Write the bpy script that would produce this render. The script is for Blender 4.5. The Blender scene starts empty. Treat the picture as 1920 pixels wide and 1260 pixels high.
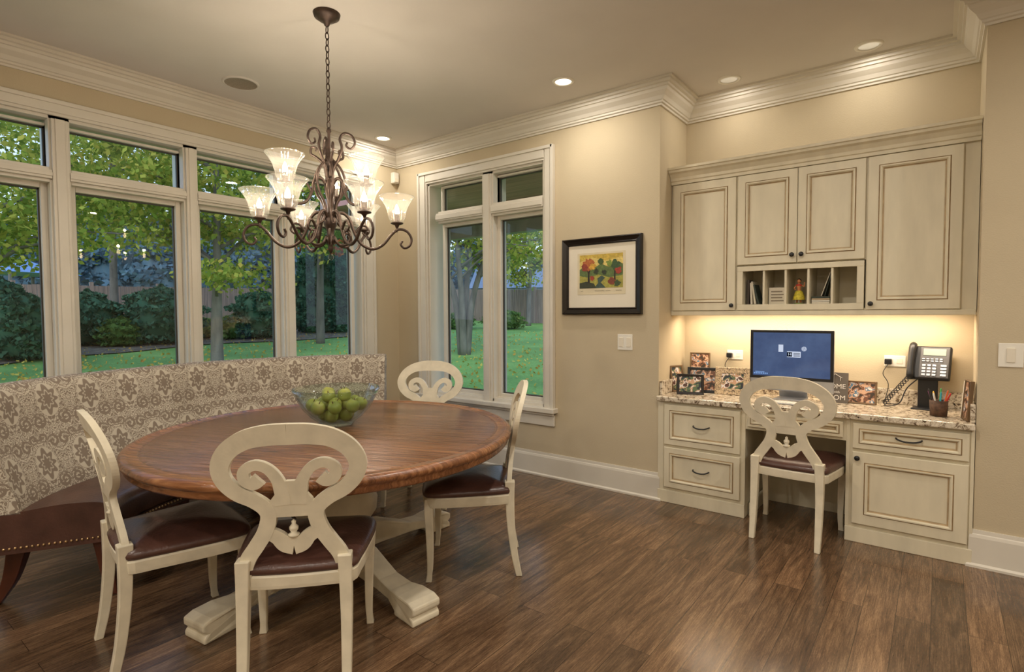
import bpy, math, random
import numpy as np
from mathutils import Vector, Matrix
random.seed(7); rng=np.random.default_rng(11)
scene=bpy.context.scene
pi=math.pi
# ------------------------------------------------------------------ colour / material helpers
def lin(c):
    return tuple(((x/255)/12.92 if x/255<=0.04045 else ((x/255+0.055)/1.055)**2.4) for x in c)+(1.0,)
class NT:
    def __init__(s,m): s.t=m.node_tree; s.n=s.t.nodes; s.l=s.t.links
    def new(s,k,**kw):
        n=s.n.new(k)
        for a,b in kw.items(): setattr(n,a,b)
        return n
    def link(s,a,b): s.l.new(a,b)
def pbase(name):
    m=bpy.data.materials.new(name); m.use_nodes=True
    t=NT(m); b=t.n['Principled BSDF']; return m,t,b
def ramp(t,stops,interp='LINEAR'):
    r=t.new('ShaderNodeValToRGB'); r.color_ramp.interpolation=interp
    e=r.color_ramp.elements
    while len(e)<len(stops): e.new(0.5)
    for x,(p,c) in zip(e,stops): x.position=p; x.color=c
    return r
def mapping(t,scale=(1,1,1),rot=(0,0,0),coord='Object'):
    tc=t.new('ShaderNodeTexCoord'); mp=t.new('ShaderNodeMapping')
    mp.inputs['Scale'].default_value=scale; mp.inputs['Rotation'].default_value=rot
    t.link(tc.outputs[coord],mp.inputs['Vector']); return mp
def noise(t,vec,scale,detail=4,rough=0.5,dist=0.0):
    n=t.new('ShaderNodeTexNoise'); n.inputs['Scale'].default_value=scale; n.inputs['Detail'].default_value=detail
    n.inputs['Roughness'].default_value=rough; n.inputs['Distortion'].default_value=dist
    if vec is not None: t.link(vec,n.inputs['Vector'])
    return n
def bump(t,b,h,strength=0.2,dist=0.01):
    n=t.new('ShaderNodeBump'); n.inputs['Strength'].default_value=strength; n.inputs['Distance'].default_value=dist
    t.link(h,n.inputs['Height']); t.link(n.outputs['Normal'],b.inputs['Normal'])
def pm(name,c,rough=0.5,metal=0.0,var=0.08,vs=8.0,bmp=0.0,bs=60.0,scale=(1,1,1),spec=0.5,emit=None,es=0.0):
    m,t,b=pbase(name); c=lin(c)
    mp=mapping(t,scale)
    n=noise(t,mp.outputs['Vector'],vs,3)
    lo=tuple(x*(1-var) for x in c[:3])+(1,); hi=tuple(min(1,x*(1+var)) for x in c[:3])+(1,)
    r=ramp(t,[(0.3,lo),(0.7,hi)]); t.link(n.outputs['Fac'],r.inputs['Fac']); t.link(r.outputs['Color'],b.inputs['Base Color'])
    b.inputs['Roughness'].default_value=rough; b.inputs['Metallic'].default_value=metal
    b.inputs['Specular IOR Level'].default_value=spec
    if bmp:
        n2=noise(t,mp.outputs['Vector'],bs,4); bump(t,b,n2.outputs['Fac'],bmp,0.004)
    if emit: b.inputs['Emission Color'].default_value=lin(emit); b.inputs['Emission Strength'].default_value=es
    return m
def emis(name,c,s):
    m=bpy.data.materials.new(name); m.use_nodes=True; t=NT(m); t.n.clear()
    e=t.new('ShaderNodeEmission'); e.inputs['Color'].default_value=lin(c); e.inputs['Strength'].default_value=s
    o=t.new('ShaderNodeOutputMaterial'); t.link(e.outputs[0],o.inputs[0]); return m
def glass(name,tint=(255,255,255),rough=0.02,f0=0.05,f1=0.7,diff=0.0):
    m=bpy.data.materials.new(name); m.use_nodes=True; t=NT(m); t.n.clear()
    tr=t.new('ShaderNodeBsdfTransparent'); tr.inputs['Color'].default_value=lin(tint)
    gl=t.new('ShaderNodeBsdfGlossy'); gl.inputs['Roughness'].default_value=rough
    lw=t.new('ShaderNodeLayerWeight'); lw.inputs['Blend'].default_value=0.5
    pw=t.new('ShaderNodeMath',operation='POWER'); pw.inputs[1].default_value=3.5; t.link(lw.outputs['Facing'],pw.inputs[0])
    mu=t.new('ShaderNodeMath',operation='MULTIPLY_ADD'); mu.inputs[1].default_value=f1; mu.inputs[2].default_value=f0; mu.use_clamp=True
    t.link(pw.outputs[0],mu.inputs[0])
    mx=t.new('ShaderNodeMixShader'); o=t.new('ShaderNodeOutputMaterial')
    t.link(mu.outputs[0],mx.inputs[0]); t.link(tr.outputs[0],mx.inputs[1]); t.link(gl.outputs[0],mx.inputs[2])
    if diff:
        tl=t.new('ShaderNodeBsdfTranslucent'); tl.inputs['Color'].default_value=lin((255,250,240)); m2=t.new('ShaderNodeMixShader'); m2.inputs[0].default_value=diff
        t.link(mx.outputs[0],m2.inputs[1]); t.link(tl.outputs[0],m2.inputs[2]); t.link(m2.outputs[0],o.inputs[0])
    else: t.link(mx.outputs[0],o.inputs[0])
    return m
# ------------------------------------------------------------------ materials
M={}
M['wall']=pm('wall_paint_tan',(195,181,153),0.85,var=0.03,vs=3,bmp=0.25,bs=140)
M['ceil']=pm('ceiling_paint',(212,206,198),0.9,var=0.03,vs=2,bmp=0.1,bs=80)
M['trim']=pm('trim_paint_cream',(216,210,197),0.45,var=0.03,vs=5)
M['cab']=pm('cabinet_cream_glazed',(216,207,182),0.45,var=0.06,vs=14,bmp=0.06,bs=60,scale=(1,1,0.25))
M['glaze']=pm('cabinet_glaze_brown',(176,153,118),0.5,var=0.2,vs=20)
M['cream']=pm('chair_cream_paint',(220,211,188),0.42,var=0.08,vs=16,bmp=0.06,bs=50)
M['leather']=pm('leather_dark_brown',(80,53,45),0.3,var=0.25,vs=9,bmp=0.3,bs=90)
M['bronze']=pm('bronze_dark',(78,64,56),0.42,metal=0.6,var=0.3,vs=30)
M['black']=pm('black_plastic',(22,22,24),0.4)
M['blackgloss']=pm('black_lacquer_frame',(28,22,18),0.25,var=0.3)
M['white']=pm('white_plastic',(232,228,216),0.4,var=0.02)
M['mat']=pm('mat_board_white',(226,218,200),0.8,var=0.02)
M['steel']=pm('brushed_aluminium',(176,178,182),0.35,metal=0.6)
M['wooddark']=pm('wood_mahogany',(84,42,26),0.3,var=0.3,vs=12,scale=(1,1,0.2))
M['glasswin']=glass('window_glass',(240,246,248),0.0,0.04,0.6)
M['glassbowl']=glass('clear_glass',(240,248,244),0.02,0.08,0.9)
M['shade']=glass('ribbed_shade_glass',(250,248,244),0.08,0.16,0.8,0.045)
M['bulb']=emis('bulb_glow',(255,226,178),24)
M['can']=emis('recessed_lens_glow',(255,240,214),9)
M['candim']=pm('recessed_reflector',(190,188,180),0.3,metal=0.8,emit=(255,240,214),es=0.25)
M['speaker']=pm('speaker_grille',(150,138,122),0.8,var=0.3,vs=400)
M['brass']=pm('nailhead_brass',(190,160,120),0.3,metal=0.9)
# floor
def floor_mat():
    m,t,b=pbase('oak_plank_floor')
    mp=mapping(t,(1,1,1),(0,0,pi/2))
    br=t.new('ShaderNodeTexBrick'); br.offset=0.37; br.offset_frequency=2
    br.inputs['Color1'].default_value=(0,0,0,1); br.inputs['Color2'].default_value=(1,1,1,1); br.inputs['Mortar'].default_value=(0.0,0,0,1)
    br.inputs['Scale'].default_value=1; br.inputs['Mortar Size'].default_value=0.001; br.inputs['Brick Width'].default_value=1.5; br.inputs['Row Height'].default_value=0.127
    t.link(mp.outputs[0],br.inputs['Vector'])
    sc=t.new('ShaderNodeVectorMath',operation='MULTIPLY_ADD'); sc.inputs[1].default_value=(7,13,3)
    t.link(br.outputs['Color'],sc.inputs[0]); t.link(mp.outputs[0],sc.inputs[2])
    def mapped(s):
        n=t.new('ShaderNodeMapping'); n.inputs['Scale'].default_value=s; t.link(sc.outputs[0],n.inputs['Vector']); return n.outputs[0]
    g=noise(t,mapped((1.1,8,1)),2.0,4,0.55,1.6)      # broad figure
    g2=noise(t,mapped((4,120,1)),2.0,4,0.6,0.4)      # fine pores
    g3=noise(t,mapped((7,55,1)),3.0,5,0.7,2.5)       # ray fleck
    a=t.new('ShaderNodeMix'); a.data_type='FLOAT'; a.inputs[0].default_value=0.45; t.link(g.outputs['Fac'],a.inputs[2]); t.link(g2.outputs['Fac'],a.inputs[3])
    a2=t.new('ShaderNodeMix'); a2.data_type='FLOAT'; a2.inputs[0].default_value=0.36; t.link(a.outputs[0],a2.inputs[2]); t.link(g3.outputs['Fac'],a2.inputs[3])
    r=ramp(t,[(0.36,lin((60,44,33))),(0.5,lin((102,79,59))),(0.64,lin((148,120,92)))]); t.link(a2.outputs[0],r.inputs['Fac'])
    r2=ramp(t,[(0,(0.66,0.65,0.64,1)),(1,(1.28,1.24,1.2,1))]); t.link(br.outputs['Color'],r2.inputs['Fac'])
    mx=t.new('ShaderNodeMix'); mx.data_type='RGBA'; mx.blend_type='MULTIPLY'; mx.inputs[0].default_value=1
    t.link(r.outputs[0],mx.inputs[6]); t.link(r2.outputs[0],mx.inputs[7])
    mm=t.new('ShaderNodeMix'); mm.data_type='RGBA'; t.link(br.outputs['Fac'],mm.inputs[0]); t.link(mx.outputs[2],mm.inputs[6]); mm.inputs[7].default_value=lin((34,24,18))
    t.link(mm.outputs[2],b.inputs['Base Color']); b.inputs['Roughness'].default_value=0.2; b.inputs['Specular IOR Level'].default_value=0.65
    bump(t,b,a2.outputs[0],0.08,0.003); return m
M['floor']=floor_mat()
def tabletop_mat(name,c0,c1,c2,bs=0.5):
    m,t,b=pbase(name)
    mp=mapping(t,(1,1,1),(0,0,math.radians(15)))
    br=t.new('ShaderNodeTexBrick'); br.inputs['Color1'].default_value=(0,0,0,1); br.inputs['Color2'].default_value=(1,1,1,1); br.inputs['Mortar'].default_value=(.3,.3,.3,1)
    br.inputs['Scale'].default_value=1; br.inputs['Mortar Size'].default_value=0.001; br.inputs['Brick Width'].default_value=4; br.inputs['Row Height'].default_value=0.16
    t.link(mp.outputs[0],br.inputs['Vector'])
    st=t.new('ShaderNodeMapping'); st.inputs['Scale'].default_value=(1.5,26,8); t.link(mp.outputs[0],st.inputs['Vector'])
    g=noise(t,st.outputs[0],2.0,8,0.6,1.2)
    r=ramp(t,[(0.3,lin(c0)),(0.5,lin(c1)),(0.72,lin(c2))]); t.link(g.outputs['Fac'],r.inputs['Fac'])
    r2=ramp(t,[(0,(0.85,0.83,0.8,1)),(1,(1.1,1.08,1.05,1))]); t.link(br.outputs['Color'],r2.inputs['Fac'])
    mx=t.new('ShaderNodeMix'); mx.data_type='RGBA'; mx.blend_type='MULTIPLY'; mx.inputs[0].default_value=1
    t.link(r.outputs[0],mx.inputs[6]); t.link(r2.outputs[0],mx.inputs[7]); t.link(mx.outputs[2],b.inputs['Base Color'])
    b.inputs['Roughness'].default_value=0.18; b.inputs['Specular IOR Level'].default_value=0.65
    bump(t,b,g.outputs['Fac'],bs,0.006); return m
M['ttop']=tabletop_mat('rustic_walnut_tabletop',(86,56,37),(120,82,55),(154,112,78),0.55)
M['trim_wood']=tabletop_mat('rustic_walnut_rim',(90,56,36),(134,88,56),(172,124,84),0.4)
def damask():
    m,t,b=pbase('damask_taupe_fabric')
    uv=t.new('ShaderNodeUVMap')
    def mth(op,a,bb=None,c=None):
        n=t.new('ShaderNodeMath',operation=op)
        for i,x in enumerate((a,bb,c)):
            if x is None: continue
            if isinstance(x,(int,float)): n.inputs[i].default_value=x
            else: t.link(x,n.inputs[i])
        return n.outputs[0]
    sp=t.new('ShaderNodeSeparateXYZ'); t.link(uv.outputs[0],sp.inputs[0])
    P,Q=0.12,0.32
    row=mth('FLOOR',mth('DIVIDE',sp.outputs['Y'],Q)); sh=mth('MULTIPLY',mth('MODULO',row,2.0),P)
    u=mth('PINGPONG',mth('ADD',sp.outputs['X'],sh),P); v=mth('MODULO',sp.outputs['Y'],Q)
    cb=t.new('ShaderNodeCombineXYZ'); t.link(u,cb.inputs[0]); t.link(v,cb.inputs[1])
    U=u; W=mth('SUBTRACT',v,Q*0.5)
    r=mth('SQRT',mth('ADD',mth('MULTIPLY',U,U),mth('MULTIPLY',mth('MULTIPLY',W,W),0.5)))
    th=mth('ARCTAN2',U,W)
    pet=mth('MULTIPLY_ADD',mth('COSINE',mth('MULTIPLY',th,8.0)),0.010,0.050)
    inside=mth('SUBTRACT',pet,r)
    vein=mth('SUBTRACT',mth('ABSOLUTE',mth('SUBTRACT',r,mth('MULTIPLY_ADD',mth('COSINE',mth('MULTIPLY',th,8.0)),0.006,0.028))),0.003)
    flower=mth('MINIMUM',inside,vein)
    def spiral(cx,cy,arms,k,rad):
        dx=mth('SUBTRACT',u,cx); dy=mth('SUBTRACT',v,cy)
        rr=mth('SQRT',mth('ADD',mth('MULTIPLY',dx,dx),mth('MULTIPLY',dy,dy)))
        an=mth('ARCTAN2',dy,dx)
        w=mth('COSINE',mth('ADD',mth('MULTIPLY',an,arms),mth('MULTIPLY',rr,k)))
        return mth('MINIMUM',mth('MULTIPLY',mth('ADD',w,0.15),0.012),mth('SUBTRACT',rad,rr))
    s1=spiral(0.078,0.055,1.0,260.0,0.042); s2=spiral(0.085,0.262,-1.0,240.0,0.036); s3=spiral(0.03,0.292,1.0,300.0,0.026)
    fn=noise(t,cb.outputs[0],24,1,0.4,1.4); lf=mth('MULTIPLY',mth('SUBTRACT',mth('PINGPONG',mth('MULTIPLY',fn.outputs['Fac'],8.0),0.5),0.25),0.05)
    far1=mth('MULTIPLY',mth('GREATER_THAN',r,0.064),1.0)
    lf=mth('SUBTRACT',mth('MULTIPLY',lf,far1),mth('MULTIPLY',mth('SUBTRACT',1.0,far1),0.05))
    s=mth('MAXIMUM',mth('MAXIMUM',mth('MAXIMUM',flower,s1),mth('MAXIMUM',s2,s3)),lf)
    s=mth('MULTIPLY_ADD',s,90.0,0.5)
    rr=ramp(t,[(0.3,lin((200,191,174))),(0.7,lin((136,122,107)))]); t.link(s,rr.inputs['Fac'])
    t.link(rr.outputs[0],b.inputs['Base Color']); b.inputs['Roughness'].default_value=0.7
    fb=noise(t,uv.outputs[0],400,2); bump(t,b,fb.outputs['Fac'],0.3,0.002); return m
M['damask']=damask()
def granite():
    m,t,b=pbase('granite_speckled'); mp=mapping(t)
    n=noise(t,mp.outputs[0],38,6,0.75,0.6); r=ramp(t,[(0.36,lin((38,32,30))),(0.43,lin((128,108,88))),(0.5,lin((206,194,172))),(0.62,lin((226,216,198))),(0.72,lin((150,128,104)))])
    t.link(n.outputs['Fac'],r.inputs['Fac'])
    v=t.new('ShaderNodeTexVoronoi'); v.inputs['Scale'].default_value=95; t.link(mp.outputs[0],v.inputs['Vector'])
    r2=ramp(t,[(0.10,(0.25,0.2,0.17,1)),(0.2,(1,1,1,1))]); t.link(v.outputs['Distance'],r2.inputs['Fac'])
    mx=t.new('ShaderNodeMix'); mx.data_type='RGBA'; mx.blend_type='MULTIPLY'; mx.inputs[0].default_value=0.8
    t.link(r.outputs[0],mx.inputs[6]); t.link(r2.outputs[0],mx.inputs[7]); t.link(mx.outputs[2],b.inputs['Base Color']); b.inputs['Roughness'].default_value=0.15
    return m
M['granite']=granite()
def cells(name,stops,scale,rough=0.6,dist=0.0,sc=(1,1,1)):
    m,t,b=pbase(name); mp=mapping(t,sc)
    n=noise(t,mp.outputs[0],scale,2,0.5,dist); r=ramp(t,[(p,lin(c)) for p,c in stops],'CONSTANT'); t.link(n.outputs['Fac'],r.inputs['Fac'])
    t.link(r.outputs[0],b.inputs['Base Color']); b.inputs['Roughness'].default_value=rough; return m
M['photo1']=cells('family_photo_a',[(0,(40,46,60)),(0.42,(90,110,80)),(0.5,(200,160,130)),(0.56,(230,225,220)),(0.62,(90,60,50))],22,0.3,0.5)
M['photo2']=cells('family_photo_b',[(0,(60,50,40)),(0.42,(120,80,60)),(0.5,(210,170,140)),(0.58,(80,120,150)),(0.64,(230,220,210))],26,0.3,0.5)
M['zebra']=cells('leopard_frame_pattern',[(0,(200,176,140)),(0.47,(70,50,36)),(0.53,(206,184,150))],60,0.4,1.0)
M['frosted_wood']=pm('frame_silver_brown',(120,96,70),0.4,metal=0.3)
# ------------------------------------------------------------------ geometry helpers
def mk(name,verts,faces,mat=None,parent=None,smooth=False,mats=None,midx=None,uv=None):
    me=bpy.data.meshes.new(name); me.from_pydata([tuple(v) for v in verts],[],[tuple(f) for f in faces]); 
    for mm in (mats if mats else [mat]): me.materials.append(mm)
    if midx is not None: me.polygons.foreach_set('material_index',midx)
    if smooth: me.polygons.foreach_set('use_smooth',[True]*len(me.polygons))
    if uv is not None:
        l=me.uv_layers.new(name='UVMap')
        for lp in me.loops: l.data[lp.index].uv=uv[lp.vertex_index]
    me.validate(); me.update()
    o=bpy.data.objects.new(name,me); scene.collection.objects.link(o)
    if parent: o.parent=parent
    return o
def group(name,loc=(0,0,0),rz=0.0):
    e=bpy.data.objects.new(name,None); scene.collection.objects.link(e); e.location=loc; e.rotation_euler=(0,0,rz); e.empty_display_size=0.1; return e
BF=[(0,3,2,1),(4,5,6,7),(0,1,5,4),(1,2,6,5),(2,3,7,6),(3,0,4,7)]
def bv(lo,hi):
    x0,y0,z0=[min(a,b) for a,b in zip(lo,hi)]; x1,y1,z1=[max(a,b) for a,b in zip(lo,hi)]
    return [(x0,y0,z0),(x1,y0,z0),(x1,y1,z0),(x0,y1,z0),(x0,y0,z1),(x1,y0,z1),(x1,y1,z1),(x0,y1,z1)]
def boxes(name,lst,mat,parent=None,bevel=0.0,seg=2):
    V=[];F=[]
    for lo,hi in lst:
        n=len(V); V+=bv(lo,hi); F+=[tuple(i+n for i in f) for f in BF]
    o=mk(name,V,F,mat,parent)
    if bevel: addbev(o,bevel,seg)
    return o
def addbev(o,w,seg=2):
    m=o.modifiers.new('bev','BEVEL'); m.width=w; m.segments=seg; m.limit_method='ANGLE'; m.angle_limit=math.radians(40)
def box(name,lo,hi,mat,parent=None,bevel=0.0): return boxes(name,[(lo,hi)],mat,parent,bevel)
def lathe(name,prof,mat,parent=None,seg=32,loc=(0,0,0),rib=None,smooth=True,closed=False):
    V=[];F=[];n=len(prof)
    for i in range(seg):
        a=2*pi*i/seg
        for k,(r,z) in enumerate(prof):
            rr=r
            if rib: rr=r*(1+rib[1]*math.cos(rib[0]*a))
            V.append((loc[0]+rr*math.cos(a),loc[1]+rr*math.sin(a),loc[2]+z))
    for i in range(seg):
        j=(i+1)%seg
        for k in range(n-1): F.append((i*n+k,j*n+k,j*n+k+1,i*n+k+1))
        if closed: F.append((i*n+n-1,j*n+n-1,j*n,i*n))
    return mk(name,V,F,mat,parent,smooth)
def catmull(P,sub=6):
    P=[np.array(p,float) for p in P]; out=[]
    for i in range(len(P)-1):
        p0=P[i-1] if i>0 else 2*P[0]-P[1]; p1=P[i];p2=P[i+1]; p3=P[i+2] if i+2<len(P) else 2*P[-1]-P[-2]
        for k in range(sub):
            s=k/sub; out.append(0.5*((2*p1)+(-p0+p2)*s+(2*p0-5*p1+4*p2-p3)*s*s+(-p0+3*p1-3*p2+p3)*s**3))
    out.append(P[-1]); return out
def tube_geo(P,rad,sides=8,V=None,F=None):
    V=[] if V is None else V; F=[] if F is None else F
    P=[Vector(p) for p in P]; n=len(P)
    if not hasattr(rad,'__len__'): rad=[rad]*n
    T=[(P[min(i+1,n-1)]-P[max(i-1,0)]).normalized() for i in range(n)]
    up=Vector((0,0,1)) if abs(T[0].z)<0.9 else Vector((1,0,0))
    N=(up-T[0]*up.dot(T[0])).normalized(); b0=len(V)
    for i in range(n):
        N=(N-T[i]*N.dot(T[i])).normalized(); B=T[i].cross(N)
        for k in range(sides):
            a=2*pi*k/sides; V.append(tuple(P[i]+(N*math.cos(a)+B*math.sin(a))*rad[i]))
    for i in range(n-1):
        for k in range(sides):
            k2=(k+1)%sides; F.append((b0+i*sides+k,b0+i*sides+k2,b0+(i+1)*sides+k2,b0+(i+1)*sides+k))
    F.append(tuple(b0+k for k in range(sides))[::-1]); F.append(tuple(b0+(n-1)*sides+k for k in range(sides)))
    return V,F
def tube(name,P,rad,mat,parent=None,sides=8):
    V,F=tube_geo(P,rad,sides); return mk(name,V,F,mat,parent,True)
def sweep(name,path,prof,mat,z=0,parent=None):
    n=len(path); P=[Vector(p) for p in path]; V=[];F=[];k=len(prof)
    for i in range(n):
        def nr(a,b):
            d=(b-a).normalized(); return Vector((d.y,-d.x))
        if i==0: m=nr(P[0],P[1])
        elif i==n-1: m=nr(P[-2],P[-1])
        else:
            a=nr(P[i-1],P[i]); b=nr(P[i],P[i+1]); m=(a+b); m=m/ max(1e-6,m.dot(a))
        for d,zz in prof: V.append((P[i].x+m.x*d,P[i].y+m.y*d,zz+z))
    for i in range(n-1):
        for j in range(k-1): F.append((i*k+j,(i+1)*k+j,(i+1)*k+j+1,i*k+j+1))
    F.append(tuple(range(k))); F.append(tuple((n-1)*k+j for j in range(k))[::-1])
    return mk(name,V,F,mat,parent)
def sphere_geo(c,r,V,F,seg=12,rings=8,sq=(1,1,1)):
    b=len(V)
    V.append((c[0],c[1],c[2]-r*sq[2]))
    for i in range(1,rings):
        ph=-pi/2+pi*i/rings
        for k in range(seg):
            a=2*pi*k/seg; V.append((c[0]+r*sq[0]*math.cos(ph)*math.cos(a),c[1]+r*sq[1]*math.cos(ph)*math.sin(a),c[2]+r*sq[2]*math.sin(ph)))
    V.append((c[0],c[1],c[2]+r*sq[2])); e=len(V)-1
    for k in range(seg):
        k2=(k+1)%seg; F.append((b,b+1+k2,b+1+k)); F.append((e,b+1+(rings-2)*seg+k,b+1+(rings-2)*seg+k2))
        for i in range(rings-2): F.append((b+1+i*seg+k,b+1+i*seg+k2,b+1+(i+1)*seg+k2,b+1+(i+1)*seg+k))
def text(name,s,size,mat,parent,loc,rot=(pi/2,0,0),align='CENTER',ext=0.0005):
    c=bpy.data.curves.new(name,'FONT'); c.body=s; c.size=size; c.extrude=ext; c.align_x=align; c.align_y='CENTER'
    o=bpy.data.objects.new(name,c); scene.collection.objects.link(o)
    bpy.context.view_layer.update(); dg=bpy.context.evaluated_depsgraph_get()
    me=bpy.data.meshes.new_from_object(o.evaluated_get(dg)); me.materials.clear(); me.materials.append(mat)
    bpy.data.objects.remove(o); o=bpy.data.objects.new(name,me); scene.collection.objects.link(o)
    o.location=loc; o.rotation_euler=rot; o.parent=parent; return o
# ------------------------------------------------------------------ camera
yaw,pit,rol=[math.radians(x) for x in (37.509,2.314,-0.264)]
Fv=Vector((-math.sin(yaw)*math.cos(pit),math.cos(yaw)*math.cos(pit),-math.sin(pit)))
Rv=Vector((math.cos(yaw),math.sin(yaw),0)); Uv=Rv.cross(Fv)
R2=Rv*math.cos(rol)+Uv*math.sin(rol); U2=-Rv*math.sin(rol)+Uv*math.cos(rol)
cd=bpy.data.cameras.new('camera'); cam=bpy.data.objects.new('camera',cd); scene.collection.objects.link(cam)
cd.sensor_width=36; cd.lens=1042.4/1920*36; cd.clip_start=0.05; cd.clip_end=300
mw=Matrix.Identity(4)
for i in range(3): mw[i][0]=R2[i]; mw[i][1]=U2[i]; mw[i][2]=-Fv[i]
mw[2][3]=1.37; cam.matrix_world=mw; scene.camera=cam
# ------------------------------------------------------------------ room shell
XA,YB,H=-4.43,3.85,3.0
XL,XR,YK=-1.61,0.17,4.37
XE,YE=3.4,-3.2
box('floor',(XA-0.2,YE-0.2,-0.12),(XE+0.2,4.57,0),M['floor'])
box('ceiling',(XA-0.2,YE-0.2,H),(XE+0.2,4.57,H+0.15),M['ceil'])
OA=(-0.47,3.42,0.58,2.63)
boxes('wall_left',[((XA-0.2,YE-0.2,0),(XA,OA[0],H)),((XA-0.2,OA[1],0),(XA,YB+0.2,H)),((XA-0.2,OA[0],0),(XA,OA[1],OA[2])),((XA-0.2,OA[0],OA[3]),(XA,OA[1],H))],M['wall'])
OB=(-3.99,-2.60,0.58,2.64)
boxes('wall_back',[((XA,YB,0),(OB[0],YB+0.2,H)),((OB[1],YB,0),(XL,YB+0.2,H)),((OB[0],YB,0),(OB[1],YB+0.2,OB[2])),((OB[0],YB,OB[3]),(OB[1],YB+0.2,H))],M['wall'])
box('wall_alcove_left',(XL-0.2,YB+0.2,0),(XL,YK,H),M['wall'])
box('wall_alcove_back',(XL-0.2,YK,0),(XR+0.2,YK+0.2,H),M['wall'])
box('wall_alcove_right',(XR,YB+0.2,0),(XR+0.2,YK,H),M['wall'])
box('wall_back_right',(XR,YB,0),(XE+0.2,YB+0.2,H),M['wall'])
box('wall_right',(XE,YE-0.2,0),(XE+0.2,YB,H),M['wall'])
box('wall_front',(XA,YE-0.2,0),(XE,YE,H),M['wall'])
crown=[(0,2.85),(0.012,2.85),(0.014,2.862),(0.026,2.866),(0.028,2.878),(0.036,2.882),(0.05,2.905),(0.078,2.93),(0.086,2.948),(0.098,2.95),(0.1,2.965),(0.118,2.968),(0.12,2.985),(0.14,2.987),(0.14,3.0),(0,3.0)]
sweep('trim_crown',[(XA,YE),(XA,YB),(XL,YB),(XL,YK),(XR,YK),(XR,YB),(XE,YB),(XE,YE)],crown,M['trim'])
bb=[(0,0),(0.03,0),(0.03,0.012),(0.02,0.022),(0.018,0.16),(0.014,0.175),(0.01,0.18),(0.008,0.2),(0,0.2)]
sweep('baseboard_left_back',[(XA,YE),(XA,YB),(XL,YB),(XL,YB+0.02)],bb,M['trim'])
sweep('baseboard_right',[(XR,YB+0.02),(XR,YB),(XE,YB),(XE,YE)],bb,M['trim'])
# windows: generic in (a,z,d) ; d>0 = outward
def window(name,mapf,opening,bays,ztr,zmain,casing,sill=None):
    g=group(name)
    def W(lst): return [(mapf(a0,z0,d0),mapf(a1,z1,d1)) for a0,a1,z0,z1,d0,d1 in lst]
    a0,a1,z0,z1=opening; c0,c1,cz=casing
    fr=[]; sash=[]; gas=[]; gl=[]
    fr+=[(a0,a0+0.03,z0,z1,0,0.19),(a1-0.03,a1,z0,z1,0,0.19),(a0,a1,z1-0.03,z1,0,0.19),(a0,a1,z0,z0+0.03,0,0.19)]
    for i,(b0,b1) in enumerate(bays):
        if i>0: 
            p0=bays[i-1][1]; fr.append((p0,b0,z0,z1,-0.0,0.19)); fr.append((p0+0.012,b0-0.012,z0,z1-0.03,-0.022,0.0)); fr.append((p0+0.03,b0-0.03,z0,z1-0.03,-0.03,-0.02))
        fr.append((b0,b1,zmain[1]+0.03,ztr[0]-0.01,0.0,0.19)); fr.append((b0-0.01,b1+0.01,zmain[1]+0.05,ztr[0]-0.03,-0.022,0.0)); fr.append((b0-0.01,b1+0.01,zmain[1]+0.065,ztr[0]-0.045,-0.03,-0.02))
        for (u0,u1,v0,v1,w) in ((b0,b1,ztr[0],ztr[1],0.018),(b0+0.035,b1-0.035,zmain[0],zmain[1],0.035)):
            for q in ((u0-w,u0,v0-w,v1+w),(u1,u1+w,v0-w,v1+w),(u0,u1,v0-w,v0),(u0,u1,v1,v1+w)): sash.append(q+(0.06,0.13))
            e=0.009
            for q in ((u0,u0+e,v0,v1),(u1-e,u1,v0,v1),(u0,u1,v0,v0+e),(u0,u1,v1-e,v1)): gas.append(q+(0.09,0.11))
            gl.append((u0,u1,v0,v1))
        fr.append((b0,b1,z0,zmain[0]-0.03,0.04,0.19))
    boxes('frame',W(fr),M['trim'],g,0.003)
    boxes('sash',W(sash),M['trim'],g,0.004)
    boxes('gasket',W(gas),pm('gasket_dark',(70,66,58),0.6),g)
    V=[];F=[]
    for u0,u1,v0,v1 in gl:
        n=len(V); V+=[mapf(u0,v0,0.1),mapf(u1,v0,0.1),mapf(u1,v1,0.1),mapf(u0,v1,0.1)]; F.append((n,n+1,n+2,n+3))
    mk('glass',V,F,M['glasswin'],g)
    cs=[]
    zb=sill if sill else z0
    for d,i in ((0.0,0.02),(0.02,0.03)):
        off=0.0 if d==0 else 0.03
        cs+=[(c0+off*0.4,a0+0.01-off*.6,zb,cz-off*0.4,-i,-d),(a1-0.01+off*.6,c1-off*0.4,zb,cz-off*0.4,-i,-d),(a0,a1,z1-0.01+off*.6,cz-off*0.4,-i,-d)]
    cs+=[(c0-0.006,c0+0.022,zb,cz+0.006,-0.042,0),(c1-0.022,c1+0.006,zb,cz+0.006,-0.042,0),(c0,c1,cz-0.02,cz+0.006,-0.042,0)]
    boxes('casing',W(cs),M['trim'],g,0.004)
    st=[(c0-0.03,c1+0.03,z0-0.035,z0+0.005,-0.07,0.02),(c0-0.005,c1+0.005,z0-0.15,z0-0.035,-0.022,0),(c0-0.005,c1+0.005,z0-0.06,z0-0.035,-0.04,0)]
    boxes('stool_apron',W(st),M['trim'],g,0.006)
    return g
mA=lambda a,z,d:(XA-d,a,z)
mB=lambda a,z,d:(a,YB+d,z)
window('window_1',mA,OA,[(-0.42,0.25),(0.36,1.03),(1.14,1.81),(1.91,2.58),(2.69,3.35)],(2.31,2.565),(0.66,2.175),(-0.6,3.53,2.71))
window('window_2',mB,OB,[(-3.845,-3.28),(-3.16,-2.63)],(2.36,2.585),(0.65,2.205),(-4.09,-2.51,2.735))
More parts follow.
